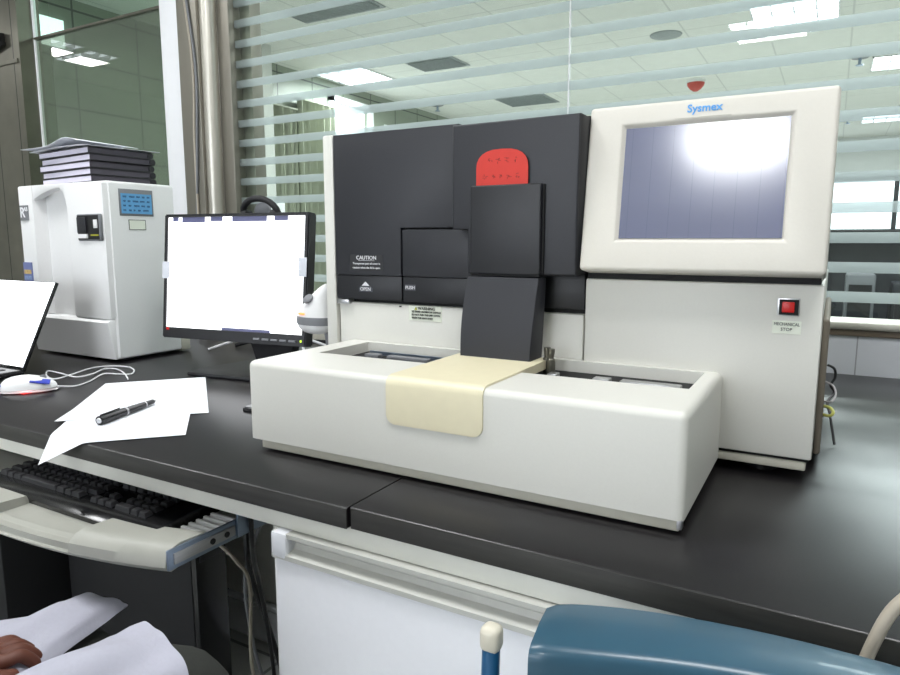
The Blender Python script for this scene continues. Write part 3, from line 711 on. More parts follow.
# ---- front sampler tray
TX0, TX1, TY0, TY1, TZ0, TZ1 = -.6700, -.1055, .634, Yb+.002, .0155, .1215
OX0, OX1, OY0, OY1 = -.6270, -.1245, .742, .846
b = BM()
bo = [(TX0, TY0), (TX1, TY0), (TX1, TY1), (TX0, TY1)]; op = [(OX0, OY0-.012), (OX1, OY0), (OX1, OY1), (OX0, OY1)]
vb = [b.verts.new((x, y, TZ0)) for x, y in bo]; vt = [b.verts.new((x, y, TZ1)) for x, y in bo]
vi = [b.verts.new((x, y, TZ1)) for x, y in op]; vd = [b.verts.new((x, y, TZ1-.06)) for x, y in op]
for k in range(4):
    q = (k+1) % 4
    b.faces.new((vb[k], vb[q], vt[q], vt[k])); b.faces.new((vt[k], vt[q], vi[q], vi[k])); b.faces.new((vi[k], vi[q], vd[q], vd[k]))
b.faces.new(vd); b.faces.new(vb[::-1])
bmesh.ops.recalc_face_normals(b, faces=b.faces)
vts = set(vt); sv_ = set(vb)
es = [e for e in b.edges if all(v in vts for v in e.verts)] + [e for e in b.edges if any(v in vts for v in e.verts) and any(v in sv_ for v in e.verts)]
es = [e for e in es if not all(abs(v.co.y-TY1) < 1e-6 for v in e.verts)]
bmesh.ops.bevel(b, geom=es, offset=.0085, segments=5, affect='EDGES', profile=.5)
tr = build('sampler_tray', b, M['ivory'], A)
build('tray_base', bx(TX0+.018, TX1-.004, TY0+.004, TY1, .0035, .0145, bev=.0015), M['ivory_trim'], tr)
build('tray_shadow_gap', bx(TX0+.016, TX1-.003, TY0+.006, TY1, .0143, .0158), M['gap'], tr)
build('tray_underside', bx(TX0+.05, TX1-.02, TY0+.02, TY1, .0012, .0038), M['black'], tr)
b = BM()
for x in (TX0+.07, TX1-.05):
    for y in (TY0+.04, TY1-.04): lathe(b, (x, y, 0), [(.012, 0), (.012, .0015)], 12)
build('tray_foot', b, M['black'], tr)
build('corner_clip', bx(TX1-.0065, TX1-.0015, TY0+.003, TY0+.012, .006, .0165, bev=.0006), M['silver'], tr)
# recess contents
build('recess_floor', bx(OX0+.001, OX1-.001, OY0+.001, OY1-.001, .1035, .1065), M['gap'], tr)
for (x0_, x1_) in ((-.300, -.288), (-.242, -.222), (-.209, -.140)):
    build('rack_rail', bx(x0_, x1_, .775, .79, .1065, .1155, bev=.001), M['silver'], tr)
for (x0_, x1_) in ((-.60, -.575), (-.56, -.49)):
    build('rack_rail', bx(x0_, x1_, .80, .812, .1065, .112, bev=.001), M['grey_plastic'], tr)
b = BM(); box(b, -.609, -.45, .826, .83, .1065, .1120); build('guide_bar', b, M['zinc'], tr)
for (x, y) in ((-.318, .822), (-.3085, .812)):
    b = BM(); lathe(b, (x, y, .1065), [(.0055, 0), (.0055, .02), (.0035, .022), (.0045, .03), (.0045, .034)], 14); build('knurled_pin', b, M['steel_dark'], tr)
# yellowed bridge over the tray
b = BM()
BX0, BX1 = -.4440, -.3175
prof = [(TY0-.0022, .0665), (TY0-.0022, .1125), (TY0-.0005, .1185), (TY0+.0035, .1222), (TY0+.01, .1240), (.835, .1240), (.835, .1125), (.742, .1125), (.742, .1205), (TY0+.011, .1205), (TY0+.005, .119), (TY0+.0015, .1150), (TY0+.0012, .1105), (TY0+.0012, .0665)]
# cross-section swept across x, front drop with rounded lower corners
nx = 26; cs = []
for i in range(nx+1):
    u = .5-.5*math.cos(pi*i/nx); x = BX0+(BX1-BX0)*u
    e = min(u, 1-u)*(BX1-BX0); r = .012
    lift = (r-math.sqrt(max(0, r*r-(r-min(e, r))**2)))
    row = []
    for (y, z) in prof:
        zz = z+lift if abs(z-.0665) < 1e-6 else z
        taper = 0
        row.append(b.verts.new((x, y, zz)))
    cs.append(row)
mm = len(prof)
for i in range(nx):
    for k in range(mm): b.faces.new((cs[i][k], cs[i][(k+1) % mm], cs[i+1][(k+1) % mm], cs[i+1][k]))
b.faces.new(cs[0][::-1]); b.faces.new(cs[-1])
part_label(build('bridge_cover', b, M['beige'], tr), 'yellowed beige cover over the middle of the tray')
build('bridge_slip', bx(-.4215, -.3365, TY0-.0006, TY0+.001, .0640, .075), M['ivory'], tr)
# hoses and leads at the right-hand back of the analyser
for pts, m, r, lab in (([(.002, 1.02, .092), (.012, 1.0, .091), (.016, .985, .083), (.012, .975, .075), (.003, .985, .072)], 'clear', .0016, 'clear plastic hose looped at the right side of the analyser'),
                       ([(.003, .955, .072), (.010, .94, .074), (.014, .935, .070), (.011, .935, .065), (.003, .945, .063)], 'tube_yellow', .0024, 'yellow hose looped at the right side of the analyser'),
                       ([(.004, 1.08, .105), (.013, 1.08, .10), (.015, 1.08, .088), (.010, 1.07, .078), (.015, 1.07, .068), (.008, 1.06, .055), (.012, 1.05, .04), (.02, 1.03, .004)], 'black', .0022, 'thin black lead beside the analyser on the right')):
    b = BM(); tube(b, pts, r*.8, 8); tag(build('side_hose', b, M[m]), lab, 'hose')
# red card tucked behind the front block
t = thing('red_card', 'red card with faded handwriting tucked behind the black front block', 'card', (-.385, Yh-.003, .335))
pts = [(-.4245, .335), (-.3495, .335), (-.3495, .375)]
for k in range(1, 12):
    a_ = k/12*pi; cx = -.387; 
    pts.append((-.387+.0375*math.copysign(abs(math.cos(a_))**.75, math.cos(a_)), .374+.0245*math.sin(a_)**.85))
pts.append((-.4245, .375))
build('card', prism(BM(), pts, 'y', Yh-.0042, Yh-.0034), M['red'], t)
b = BM(); rnd = random.Random(3)
for (n0, z, x0_, st) in ((4, .3835, -.4035, .0115), (5, .3635, -.4115, .0118)):
    for i in range(n0):
        cx = x0_+i*st; 
        for k in range(6):
            px, pz = cx+rnd.uniform(-.003, .003), z+rnd.uniform(-.003, .003); L = rnd.uniform(.001, .0032)
            if k % 2: box(b, px-L/2, px+L/2, Yh-.0045, Yh-.0041, pz, pz+.0005)
            else: box(b, px, px+.0005, Yh-.0045, Yh-.0041, pz-L/2, pz+L/2)
build('handwriting', b, M['ink'], t)

# ================================================================== PC MONITOR
YAW = R(7)
def MT(tilt=R(6)): return Matrix.Translation((-.871, .974, .076)) @ Matrix.Rotation(YAW, 4, 'Z') @ Matrix.Rotation(-tilt, 4, 'X')
mm_ = MT()
t = thing('computer_monitor', 'black desktop monitor with a glowing white screen between printer and analyser', 'monitor', (-1.0, 1.04, 0)); MON = t
Wm, Hm = .362, .259
b = BM(); ix0, ix1, iz0, iz1 = -Wm+.009, -.009, .022, Hm-.006
O = [(-Wm, 0), (0, 0), (0, Hm), (-Wm, Hm)]; I = [(ix0, iz0), (ix1, iz0), (ix1, iz1), (ix0, iz1)]
vo = [b.verts.new((x, 0, z)) for x, z in O]; vi = [b.verts.new((x, 0, z)) for x, z in I]; vj = [b.verts.new((x, .004, z)) for x, z in I]; vb = [b.verts.new((x, .026, z)) for x, z in O]
for k in range(4):
    q = (k+1) % 4; b.faces.new((vo[k], vo[q], vi[q], vi[k])); b.faces.new((vi[k], vi[q], vj[q], vj[k])); b.faces.new((vo[q], vo[k], vb[k], vb[q]))
b.faces.new(vj); b.faces.new(vb[::-1]); bmesh.ops.recalc_face_normals(b, faces=b.faces)
bmesh.ops.bevel(b, geom=[e for e in b.edges if all(v in vo+vb for v in e.verts)], offset=.0025, segments=2, affect='EDGES')
box(b, -Wm+.05, -.05, .026, .05, .04, Hm-.04, bev=.008)
bmesh.ops.transform(b, matrix=mm_, verts=b.verts); build('bezel', b, M['black'], MON)
# lit screen with a pale program window
m = bpy.data.materials.new('lit_screen'); m.use_nodes = True; n_ = m.node_tree.nodes; l_ = m.node_tree.links; bs = n_['Principled BSDF']
tc = n_.new('ShaderNodeTexCoord'); br = n_.new('ShaderNodeTexBrick'); br.inputs['Scale'].default_value = 60; br.inputs['Color1'].default_value = (1, 1, 1, 1); br.inputs['Color2'].default_value = (.93, .97, 1, 1); br.inputs['Mortar'].default_value = (.86, .92, .98, 1); br.inputs['Mortar Size'].default_value = .004
l_.new(tc.outputs['Object'], br.inputs['Vector']); l_.new(br.outputs['Color'], bs.inputs['Emission Color']); bs.inputs['Emission Strength'].default_value = 3.2; bs.inputs['Base Color'].default_value = (.02, .02, .03, 1); bs.inputs['Roughness'].default_value = .2
M['lit'] = m
b = BM(); box(b, ix0+.0005, ix1-.0005, .0028, .0038, iz0+.0005, iz1-.0005, M4=mm_); scr = build('screen', b, M['lit'], MON)
b = BM()  # dark pieces along the title bar, with screen reflections painted in
for (x0_, x1_, z0_, z1_) in ((-.340, -.325, .244, .2525), (-.315, -.255, .2415, .2525), (-.24, -.21, .2435, .2525), (-.185, -.10, .2425, .2525), (-.082, -.05, .2435, .2525)): box(b, x0_, x1_, .0022, .0028, z0_, z1_, M4=mm_)
M['win_dark'] = mat('program_bar', (90, 92, 120), .3, emis=(70, 72, 110), est=.55); build('title_bar', b, M['win_dark'], scr)
b = BM(); box(b, -.205, -.086, .0022, .0028, .0225, .028, M4=mm_); build('task_bar', b, M['win_dark'], scr)
b = BM(); box(b, -.31, -.22, .0022, .0028, .228, .2295, M4=mm_); box(b, -.335, -.325, .0022, .0028, .165, .185, M4=mm_)
for k in range(4): box(b, -.225+k*.02, -.213+k*.02, .0022, .0028, .2145, .2168, M4=mm_)
M['win_blue'] = mat('program_icons', (170, 215, 235), .3, emis=(175, 225, 240), est=1.6); build('program_icon', b, M['win_blue'], scr)
b = BM(); box(b, -Wm+.012, -Wm+.020, -.0004, .0004, .0165, .0215, M4=mm_); build('red_sticker', b, M['red_button'], MON)
M['tape'] = mat('matte_tape', (215, 218, 226), .5, trans=.1)
b = BM(); box(b, -Wm-.001, -Wm+.018, -.0012, -.0004, .125, .160, M4=mm_); build('tape_strip', b, M['tape'], MON)
b = BM(); box(b, -.020, -.002, -.0012, -.0004, .135, .172, M4=mm_); build('tape_strip', b, M['tape'], MON)
for k in range(5):
    b = BM(); box(b, -.122+k*.021, -.106+k*.021, -.0035, .002, .0075, .0115, bev=.001, M4=mm_); build('button', b, M['grey_plastic'], MON)
b = BM(); box(b, -.0125, -.009, -.0006, .001, .0085, .0125, M4=mm_); build('power_light', b, M['led'], MON)
sm = Matrix.Translation((-1.0, 1.0, 0)) @ Matrix.Rotation(YAW, 4, 'Z')
b = BM(); v = []
prism(b, [(-.068, .118), (.072, .118), (.04, .004), (-.028, .004)], 'y', .012, .04, bev=.004, M4=sm); build('stand_neck', b, M['blackmatte'], MON)
b = BM(); prism(b, [(-.16, -.055), (.15, -.055), (.155, .0), (.12, .15), (-.12, .15), (-.165, .0)], 'z', 0.0, .009, bev=.003, M4=sm); build('stand_base', b, M['black'], MON)
# headset hanging behind the monitor top
t = thing('headset', 'black padded headset hooked over the top of the monitor', 'headset', (-1.02, 1.02, .33))
b = BM(); 
for w, r, m_, nm in ((.0, .0065, 'cloth_black', 'headband'),):
    pts = [(-1.0695+.002, 1.022, .318)] + [(-1.020-.0475*math.cos(a_), 1.02-.009*math.sin(a_), .333+.030*math.sin(a_)) for a_ in [i*pi/8 for i in range(0, 9)]] + [(-.972, 1.02, .318)]
    tube(b, pts, r, 10); build(nm, b, M[m_], t)
for x in (-1.061, -.981):
    b = BM(); lathe(b, (x, 1.022, .322), [(.012, -.008), (.019, -.006), (.02, 0), (.019, .006), (.012, .008)], 18, Vector((1, .2, 0))); build('ear_cushion', b, M['cloth_black'], t)
b = BM(); lathe(b, (-1.023, 1.03, .338), [(.001, -.003), (.018, -.003), (.02, 0), (.018, .003)], 18, Vector((0, 1, 0)), sx=1.2); build('grey_pad', b, M['grey_plastic'], t)

# barcode scanner on its stand, between monitor and analyser
t = thing('barcode_scanner', 'grey and white handheld scanner resting in a stand beside the monitor', 'scanner', (-.765, .885, 0))
cxm = Matrix.Translation((-.766, .885, .1515)) @ Matrix.Rotation(R(-12), 4, 'Z')
def ell(b, cx, cy, cz, rx, ry, rz, zc0=-1, zc1=1, seg=24, mt=None):
    prof = []
    N = 12
    for i in range(N+1):
        h = zc0+(zc1-zc0)*i/N; prof.append((max(.002, math.sqrt(max(0, 1-h*h))), h))
    bb = BM(); lathe(bb, (0, 0, 0), prof, seg); bmesh.ops.transform(bb, matrix=mt @ Matrix.Translation((cx, cy, cz)) @ Matrix.Diagonal((rx, ry, rz, 1)), verts=bb.verts); join(b, bb)
b = BM(); rg = []
for (z, rx, ry, ox) in ((-.001, .0405, .026, 0), (.006, .0395, .0255, .001), (.016, .034, .023, .006), (.028, .026, .019, .014), (.040, .019, .015, .023), (.050, .013, .011, .032), (.056, .007, .006, .038)):
    rg.append([b.verts.new(cxm @ Vector((ox+rx*math.cos(a_), ry*math.sin(a_), z))) for a_ in [k*2*pi/28 for k in range(28)]])
for i in range(len(rg)-1):
    for k in range(28): b.faces.new((rg[i][k], rg[i][(k+1) % 28], rg[i+1][(k+1) % 28], rg[i+1][k]))
b.faces.new(rg[0][::-1]); b.faces.new(rg[-1]); build('head_shell', b, M['white_plastic'], t)
b = BM(); rg = []
for (z, rx) in ((-.014, .0408), (-.006, .0418), (-.0005, .0412)):
    rg.append([b.verts.new(cxm @ Vector((rx*math.cos(a_), rx*.64*math.sin(a_), z))) for a_ in [k*2*pi/28 for k in range(28)]])
for i in range(2):
    for k in range(28): b.faces.new((rg[i][k], rg[i][(k+1) % 28], rg[i+1][(k+1) % 28], rg[i+1][k]))
b.faces.new(rg[0][::-1]); b.faces.new(rg[-1]); build('grey_band', b, M['grey_plastic'], t)
b = BM(); ell(b, 0, 0, -.014, .0385, .025, .018, -1, 0, mt=cxm); build('chin', b, M['white_plastic'], t)
b = BM(); lathe(b, (cxm @ Vector((-.004+.012, -.0205, .031)))[:], [(.0085, -.002), (.0085, .0015), (.006, .0028)], 20, Vector((-.25, -1, .75)), sx=1.25); build('trigger', b, M['grey_plastic'], t)
b = BM(); box(b, -.012, .004, -.0268, -.0235, .0035, .0065, bev=.0006, M4=cxm); build('beeper_light', b, M['orange_led'], t)
b = BM(); tube(b, [(-.745, .90, .128), (-.742, .905, .08), (-.744, .905, .004)], .013, 14); build('stand_stem', b, M['grey_plastic'], t)
b = BM(); lathe(b, (-.752, .90, 0), [(.032, 0), (.032, .005), (.016, .012)], 24); build('stand_foot', b, M['grey_plastic'], t)

# ================================================================== PRINTER-LIKE INSTRUMENT AT THE LEFT
t = thing('bench_instrument', 'tall white bench instrument carrying a stack of black notebooks', 'instrument', (-1.55, 1.05, 0)); I_ = t
PX0, PX1, PY0, PY1, PZ = -1.742, -1.409, .945, 1.12, .411
b = BM()
prism(b, [(PX0+.02, PY0+.012), (PX0+.06, PY0+.016), (-1.64, PY0+.020), (-1.575, PY0+.014), (-1.535, PY0-.002), (PX1-.006, PY0+.002), (PX1, PY0+.008), (PX1, PY1), (PX0, PY1), (PX0, PY0+.03)], 'z', .008, PZ, bev=.006, seg=3)
build('housing', b, M['white_plastic'], I_)
# front relief: left pilaster, recessed panel with arch, right pilaster, brow
b = BM(); prism(b, [(PX0, PY0+.02), (PX0+.006, PY0-.010), (PX0+.066, PY0-.012), (PX0+.074, PY0+.02)], 'z', .10, PZ-.002, bev=.004, seg=2); build('left_pilaster', b, M['white_plastic'], I_)
b = BM(); prism(b, [(-1.545, PY0+.01), (-1.538, PY0-.012), (PX1-.018, PY0-.014), (PX1-.004, PY0-.006), (PX1, PY0+.02)], 'z', .10, PZ-.002, bev=.005, seg=3); build('right_pilaster', b, M['white_plastic'], I_)
pts = [(-1.676, PZ-.002), (-1.676, .375)]
for k in range(1, 10):
    u = k/10; pts.append((-1.676+.135*u, .375+.024*math.sin(u*pi*.62)**1.0 if u < .8 else .375+.024*math.sin(.8*pi*.62)-(u-.8)*.10))
pts += [(-1.541, .35), (-1.541, PZ-.002)]
b = BM(); prism(b, pts, 'y', PY0-.010, PY0+.012, bev=.002); build('brow', b, M['white_plastic'], I_)
b = BM(); prism(b, [(PY0-.010, .10), (PY0-.016, .094), (PY0+.000, .008), (PY0+.03, .008), (PY0+.03, .10)], 'x', PX0+.012, PX1-.004, bev=.003); build('lower_fascia', b, M['white_plastic'], I_)
build('base', bx(PX0+.02, PX1-.01, PY0+.03, PY1-.005, .006, .020), M['black'], I_)
for x in (PX0+.05, PX1-.04):
    for y in (PY0+.05, PY1-.03):
        b = BM(); lathe(b, (x, y, 0), [(.012, 0), (.012, .007)], 12); build('foot', b, M['grey_plastic'], I_)
part_label(build('rear_cover', bx(PX1-.10, PX1-.0, PY1, PY1+.03, .004, .06, bev=.006), M['ivory_trim'], I_), 'cream rear cover')
w = build('sample_window', bx(-1.4985, -1.4145, PY0-.0165, PY0-.008, .278, .338, bev=.003), M['grey_plastic'], I_)
build('window_recess', bx(-1.4950, -1.4180, PY0-.0175, PY0-.0160, .2815, .335), M['black'], w)
build('tube_holder', bx(-1.4930, -1.4610, PY0-.0205, PY0-.0172, .2955, .331, bev=.001), M['slate'], w)
build('print_strip', bx(-1.4930, -1.4580, PY0-.0205, PY0-.0172, .284, .2935), M['white_plastic'], w)
build('tube_end', bx(-1.4340, -1.4210, PY0-.0195, PY0-.0172, .306, .325, bev=.001), M['white_plastic'], w)
build('coloured_wire', bx(-1.4460, -1.4185, PY0-.019, PY0-.0172, .2895, .2925), M['yellow'], w)
bd = build('badge', bx(PX0+.012, PX0+.046, PY0-.0135, PY0-.010, .327, .363), M['grey_plastic'], I_)
b = text_bm('R', .034, front_mtx(PX0+.023, PY0-.0139, .345), bold=.0006); join(b, text_bm('AB', .014, front_mtx(PX0+.038, PY0-.0139, .353))); build('lettering', b, M['white_print'], bd)
bl = build('control_label', bx(PX0+.006, PX0+.042, PY0-.0135, PY0-.010, .178, .226), mat('violet_label', (112, 122, 168), .5), I_)
build('button_row', bx(PX0+.009, PX0+.039, PY0-.0142, PY0-.0134, .198, .208), mat('ochre_buttons', (196, 168, 110), .5, var=.3, scale=120), bl)
build('button_row', bx(PX0+.009, PX0+.039, PY0-.0142, PY0-.0134, .184, .193), mat('pale_blue_buttons', (130, 150, 190), .5, var=.3, scale=120), bl)
# labels on its right side (face x = PX1)
lb = build('status_label', bx(PX1-.0005, PX1+.0015, .975, 1.062, .335, .395, bev=.0006), M['grey_plastic'], I_)
sb_ = build('blue_panel', bx(PX1+.001, PX1+.0022, .979, 1.058, .340, .385), mat('label_blue', (98, 165, 215), .5), lb)
def side_mtx(x, y, z): return Matrix.Translation((x, y, z)) @ Matrix.Rotation(pi/2, 4, 'Z') @ Matrix.Rotation(pi/2, 4, 'X')
b = BM(); rnd = random.Random(5)
for k in range(4):
    y = .984
    while y < 1.05:
        L = rnd.uniform(.006, .014)
        for q in range(int(L/.0022)): box(b, PX1+.0022, PX1+.0026, y+q*.0024, y+q*.0024+.0013, .3768-.0102*k-rnd.uniform(0, .001), .3800-.0102*k)
        y += L+.005
build('lettering', b, mat('navy_print', (28, 62, 110), .6), sb_)
b = BM(); box(b, PX1-.0003, PX1+.0006, .996, 1.040, .303, .3265, M4=Matrix.Translation((0, 0, 0))); st = build('small_sticker', b, M['black_print'], I_)
build('sticker_face', bx(PX1, PX1+.0010, .9975, 1.0385, .3045, .325), M['label_white'], st)

# ---- stack of notebooks, rotated so a corner faces the viewer
NB = [('black notebook at the bottom of the stack on the white instrument', 0), ('black notebook second from the bottom of the stack', 1),
      ('black notebook in the middle of the stack of five', 2), ('black notebook second from the top of the stack', 3), ('topmost black notebook, lying under the loose sheets', 4)]
def notebook(z, ang, lab, dx):
    o = Vector((-1.470+dx, .952, z)); h = .0152
    t = thing('notebook', lab, 'notebook', o, 'black notebooks stacked on the instrument')
    mt = Matrix.Translation(o) @ Matrix.Rotation(ang, 4, 'Z')
    LX, LY = .238, .150
    b = BM(); box(b, -LX, 0, 0, LY, 0, .0020, bev=.0007, M4=mt); box(b, -LX, 0, 0, LY, h-.0020, h, bev=.0007, M4=mt)
    tube_ = BM(); tube(tube_, [(-LX, LY, h/2), (0, LY, h/2)], h/2, 14, smooth=False); bmesh.ops.transform(tube_, matrix=mt, verts=tube_.verts); join(b, tube_)
    build('cover', b, M['cover'], t)
    b = BM(); box(b, -LX+.003, -.004, .0015, LY-.003, .0019, h-.0019, M4=mt); build('pages', b, M['pages'], t)
    b = BM(); box(b, -.004, -.0015, .0015, LY-.002, .0019, h-.0019, M4=mt); part_label(build('binding', b, M['binding'], t), 'dark grey binding on the right side')
    return t
M['binding'] = mat('dark_grey_binding', (66, 62, 72), .6, var=.08, scale=60)
Z0n = PZ
for lab, i in NB:
    notebook(Z0n+i*.0157+.0002, R([-6.0, -6.8, -5.2, -6.4, -5.6][i]), lab, [.002, .0, .0, .002, -.003][i])
ztop = Z0n+5*.0157+.0006
def loose(fn, lab):
    b = BM(); sheet(b, fn, 12, 8, .0006); tag(build('loose_sheet', b, M['paper']), lab, 'paper', 'loose sheets on the notebooks')
am = Matrix.Translation((-1.470, .952, ztop)) @ Matrix.Rotation(R(-6), 4, 'Z')
loose(lambda u, v: am @ Vector((-.262+.262*u, -.012+.185*v, .0015+.003*math.sin(u*pi))), 'white sheet lying flat on the topmost notebook, its end curled at the right')
loose(lambda u, v: am @ Matrix.Rotation(R(5), 4, 'Z') @ Vector((-.27+.235*u, -.006+.155*v, .007+.016*math.exp(-((u-.80)/.22)**2)*(1-.3*v))), 'folded white sheet bent upward on top of the notebook stack')

# ================================================================== LAPTOP, MOUSE, PAPERS, PEN
t = thing('laptop', 'black laptop with a glowing white screen at the left edge of the counter', 'laptop', (-1.62, .7, 0))
lm = Matrix.Translation((-1.446, .752, .012)) @ Matrix.Rotation(-R(25.5), 4, 'X')
b = BM(); box(b, -.34, .0035, .0006, .008, 0, .1985, bev=.0015, M4=lm); build('lid', b, M['blackgloss'], t)
b = BM(); box(b, -.338, .001, -.0005, .0008, .008, .1965, M4=lm); build('screen', b, M['lit'], t)
build('base', bx(-1.786, -1.444, .52, .758, .001, .014, bev=.003), M['blackgloss'], t)
build('keyboard_deck', bx(-1.76, -1.47, .61, .735, .014, .0155), M['key'], t)
build('touchpad', bx(-1.65, -1.57, .54, .595, .014, .0146), M['grey_plastic'], t)
for x in (-1.7, -1.52):
    b = BM(); tube(b, [(x-.02, .757, .014), (x+.02, .757, .014)], .005, 10, smooth=False); build('hinge', b, M['black'], t)
# mouse
t = thing('computer_mouse', 'white and blue optical mouse glowing red underneath, left of the papers', 'mouse', (-1.31, .69, 0))
mo = Matrix.Translation((-1.293, .684, 0)) @ Matrix.Rotation(R(52), 4, 'Z')
def hull(b, prof, z0, z1, nz, mt, taper=0.0):
    pass
def blob(rx, ry, h, z0, mt, pinch=.0, n=20, m=8, front=1.0):
    b = BM(); rings = []
    for j in range(m+1):
        ph = j/m*pi/2; r = math.cos(ph)**.55 if j < m else .02; z = z0+h*math.sin(ph)
        ring = []
        for k in range(n):
            a_ = 2*pi*k/n; x = rx*r*math.copysign(abs(math.cos(a_))**.8, math.cos(a_)); y = ry*r*math.copysign(abs(math.sin(a_))**.8, math.sin(a_))*(1-pinch*math.cos(a_)**2)
            hz = (z-z0)*(1.0-.35*max(0, x/rx)) + z0
            ring.append(b.verts.new(mt @ Vector((x, y, hz))))
        rings.append(ring)
    for j in range(m):
        for k in range(n): b.faces.new((rings[j][k], rings[j][(k+1) % n], rings[j+1][(k+1) % n], rings[j+1][k]))
    b.faces.new(rings[0][::-1]); b.faces.new(rings[-1]); return b
build('shell', blob(.047, .0285, .0235, .0065, mo, .12), M['white_plastic'], t)
build('clear_skirt', blob(.0500, .0310, .0075, .0025, mo, .1, m=4), M['clear'], t)
build('sensor_glow', bx(-1.315, -1.271, .662, .706, .0006, .0026), M['redglow'], t)
b = BM(); sheet(b, lambda u, v: mo @ Vector((.006+.032*u, -.0265+.016*v, .0065+.0150-.006*u+.0050*v)), 6, 4, .0016); build('blue_side', b, M['mouse_blue'], t)
b = BM(); sheet(b, lambda u, v: mo @ Vector((-.0485+.006*u, -.012+.024*v, .006+.010*u)), 3, 4, .0016); build('blue_tail', b, M['mouse_blue'], t)
b = BM(); lathe(b, (mo @ Vector((.024, 0, .0235)))[:], [(.006, -.002), (.006, .002)], 16, mo.to_3x3() @ Vector((0, 1, 0))); build('scroll_wheel', b, M['grey_plastic'], t)
cab = [(-1.2637, 0.7195, 0.006), (-1.2475, 0.7444, 0.003), (-1.2711, 0.7895, 0.002), (-1.3101, 0.843, 0.003), (-1.2828, 0.8584, 0.003), (-1.2592, 0.8718, 0.003), (-1.2929, 0.9029, 0.003), (-1.3355, 0.9186, 0.003), (-1.3722, 0.9054, 0.004), (-1.3934, 0.8723, 0.003), (-1.35, 0.797, 0.005), (-1.3464, 0.7638, 0.003), (-1.3909, 0.7733, 0.003), (-1.4429, 0.8052, 0.003), (-1.3939, 0.8021, 0.004), (-1.3194, 0.7909, 0.005), (-1.3157, 0.8227, 0.006), (-1.3598, 0.8781, 0.003), (-1.3371, 0.891, 0.003), (-1.2816, 0.8714, 0.003), (-1.2206, 0.8377, 0.0025)]
b = BM(); tube(b, cab, .0015, 8); build('cord', b, M['wire_white'], t)
# papers
def coons(c00, c10, c11, c01, bend):
    c00, c10, c11, c01 = map(Vector, (c00, c10, c11, c01))
    return lambda u, v: (c00*(1-u)*(1-v)+c10*u*(1-v)+c11*u*v+c01*(1-u)*v) + Vector(bend(u, v))
b = BM(); sheet(b, coons((-1.225, .792, .0012), (-1.105, .932, .0012), (-.868, .735, .0012), (-1.02, .572, .0012), lambda u, v: (0, 0, .004*max(0, v-.7)*(1-u)/.3)), 14, 14, .0005)
tag(build('paper_sheet', b, M['paper']), 'white sheet lying under the pen sheet, its corner showing at the right', 'paper', 'papers in front of the monitor')
base1 = coons((-1.214, .781, .0018), (-1.112, .920, .0018), (-.795, .630, .0018), (-.925, .492, .0018), lambda u, v: (.014*math.sin(pi*v)*(1-u), -.006*math.sin(pi*v)*(1-u), .0022*math.sin(pi*v)*(1-u)))
def droop(u, v):
    p = base1(u, v)
    if p.y < .534: p.z -= (.534-p.y)*.62
    return p
b = BM(); sheet(b, droop, 34, 34, .0005)
tag(build('paper_sheet', b, M['paper']), 'white sheet under the pen with one corner drooping over the counter edge', 'paper', 'papers in front of the monitor')
# pen
t = thing('ballpoint_pen', 'black pen with silver rings lying on the white papers', 'pen', (-.967, .66, .004))
p0 = Vector((-.945, .596, .0105)); p1 = Vector((-.990, .728, .0085)); dv = (p1-p0).normalized(); L = (p1-p0).length
def seg(nm, a0, a1, r0, r1, m): b = BM(); lathe(b, (p0+dv*(a0*L))[:], [(r0*.8, 0), (r0, .0012), (r1, (a1-a0)*L-.0008), (r1*.85, (a1-a0)*L)], 18, dv); return build(nm, b, M[m], t)
seg('cap', .0, .42, .0070, .0066, 'blackgloss'); seg('ring', .42, .45, .0068, .0068, 'silver'); seg('barrel', .45, .78, .0060, .0052, 'blackgloss')
seg('ring', .78, .80, .0054, .0052, 'silver'); seg('grip', .80, .95, .0046, .0040, 'black'); seg('tip', .95, 1.0, .003, .0012, 'silver')
b = BM(); lathe(b, (p0-dv*.0012)[:], [(.0035, 0), (.0045, .0012), (.0045, .002)], 14, dv); build('end_button', b, M['silver'], t)
b = BM(); sd = dv.cross(Vector((0, 0, 1))).normalized(); tube(b, [(p0+dv*.004+Vector((0, 0, .0076)))[:], (p0+dv*(L*.34)+Vector((0, 0, .0082)))[:]], .0012, 8, smooth=False); build('clip', b, M['blackgloss'], t)
# small card holder peeking from under the tray
t = thing('card_holder', 'small grey card lying on the counter left of the sampler tray', 'card', (-.80, .785, 0))
build('card_stack', bx(-.83, -.74, .772, .83, .0, .006, bev=.001), M['blackmatte'], t); build('top_card', bx(-.828, -.742, .774, .83, .006, .0085), M['silver'], t)
# clutter of leads behind the monitor
for k, (pts, m, r, lab) in enumerate((
    ([(-1.36, 1.16, .006), (-1.30, 1.22, .03), (-1.22, 1.20, .022), (-1.15, 1.26, .03), (-1.06, 1.2, .01), (-1.0, 1.3, .006)], 'wire_white', .003, 'white lead tangled behind the monitor, the front one'),
    ([(-1.38, 1.2, .006), (-1.28, 1.26, .035), (-1.2, 1.3, .02), (-1.1, 1.24, .04), (-1.02, 1.28, .008)], 'wire_white', .0035, 'white lead tangled behind the monitor, the rear one'),
    ([(-1.35, 1.24, .006), (-1.27, 1.3, .03), (-1.17, 1.27, .03), (-1.08, 1.33, .02), (-.98, 1.3, .006)], 'black', .005, 'black power lead tangled behind the monitor'))):
    b = BM(); tube(b, pts, r, 8); tag(build('monitor_lead', b, M[m]), lab, 'cable', 'leads behind the monitor')
t = thing('power_strip', 'cream power strip on the counter behind the monitor', 'power strip', (-1.25, 1.42, 0))
build('strip_body', bx(-1.42, -1.05, 1.40, 1.45, 0, .03, bev=.004), M['ivory_trim'], t)
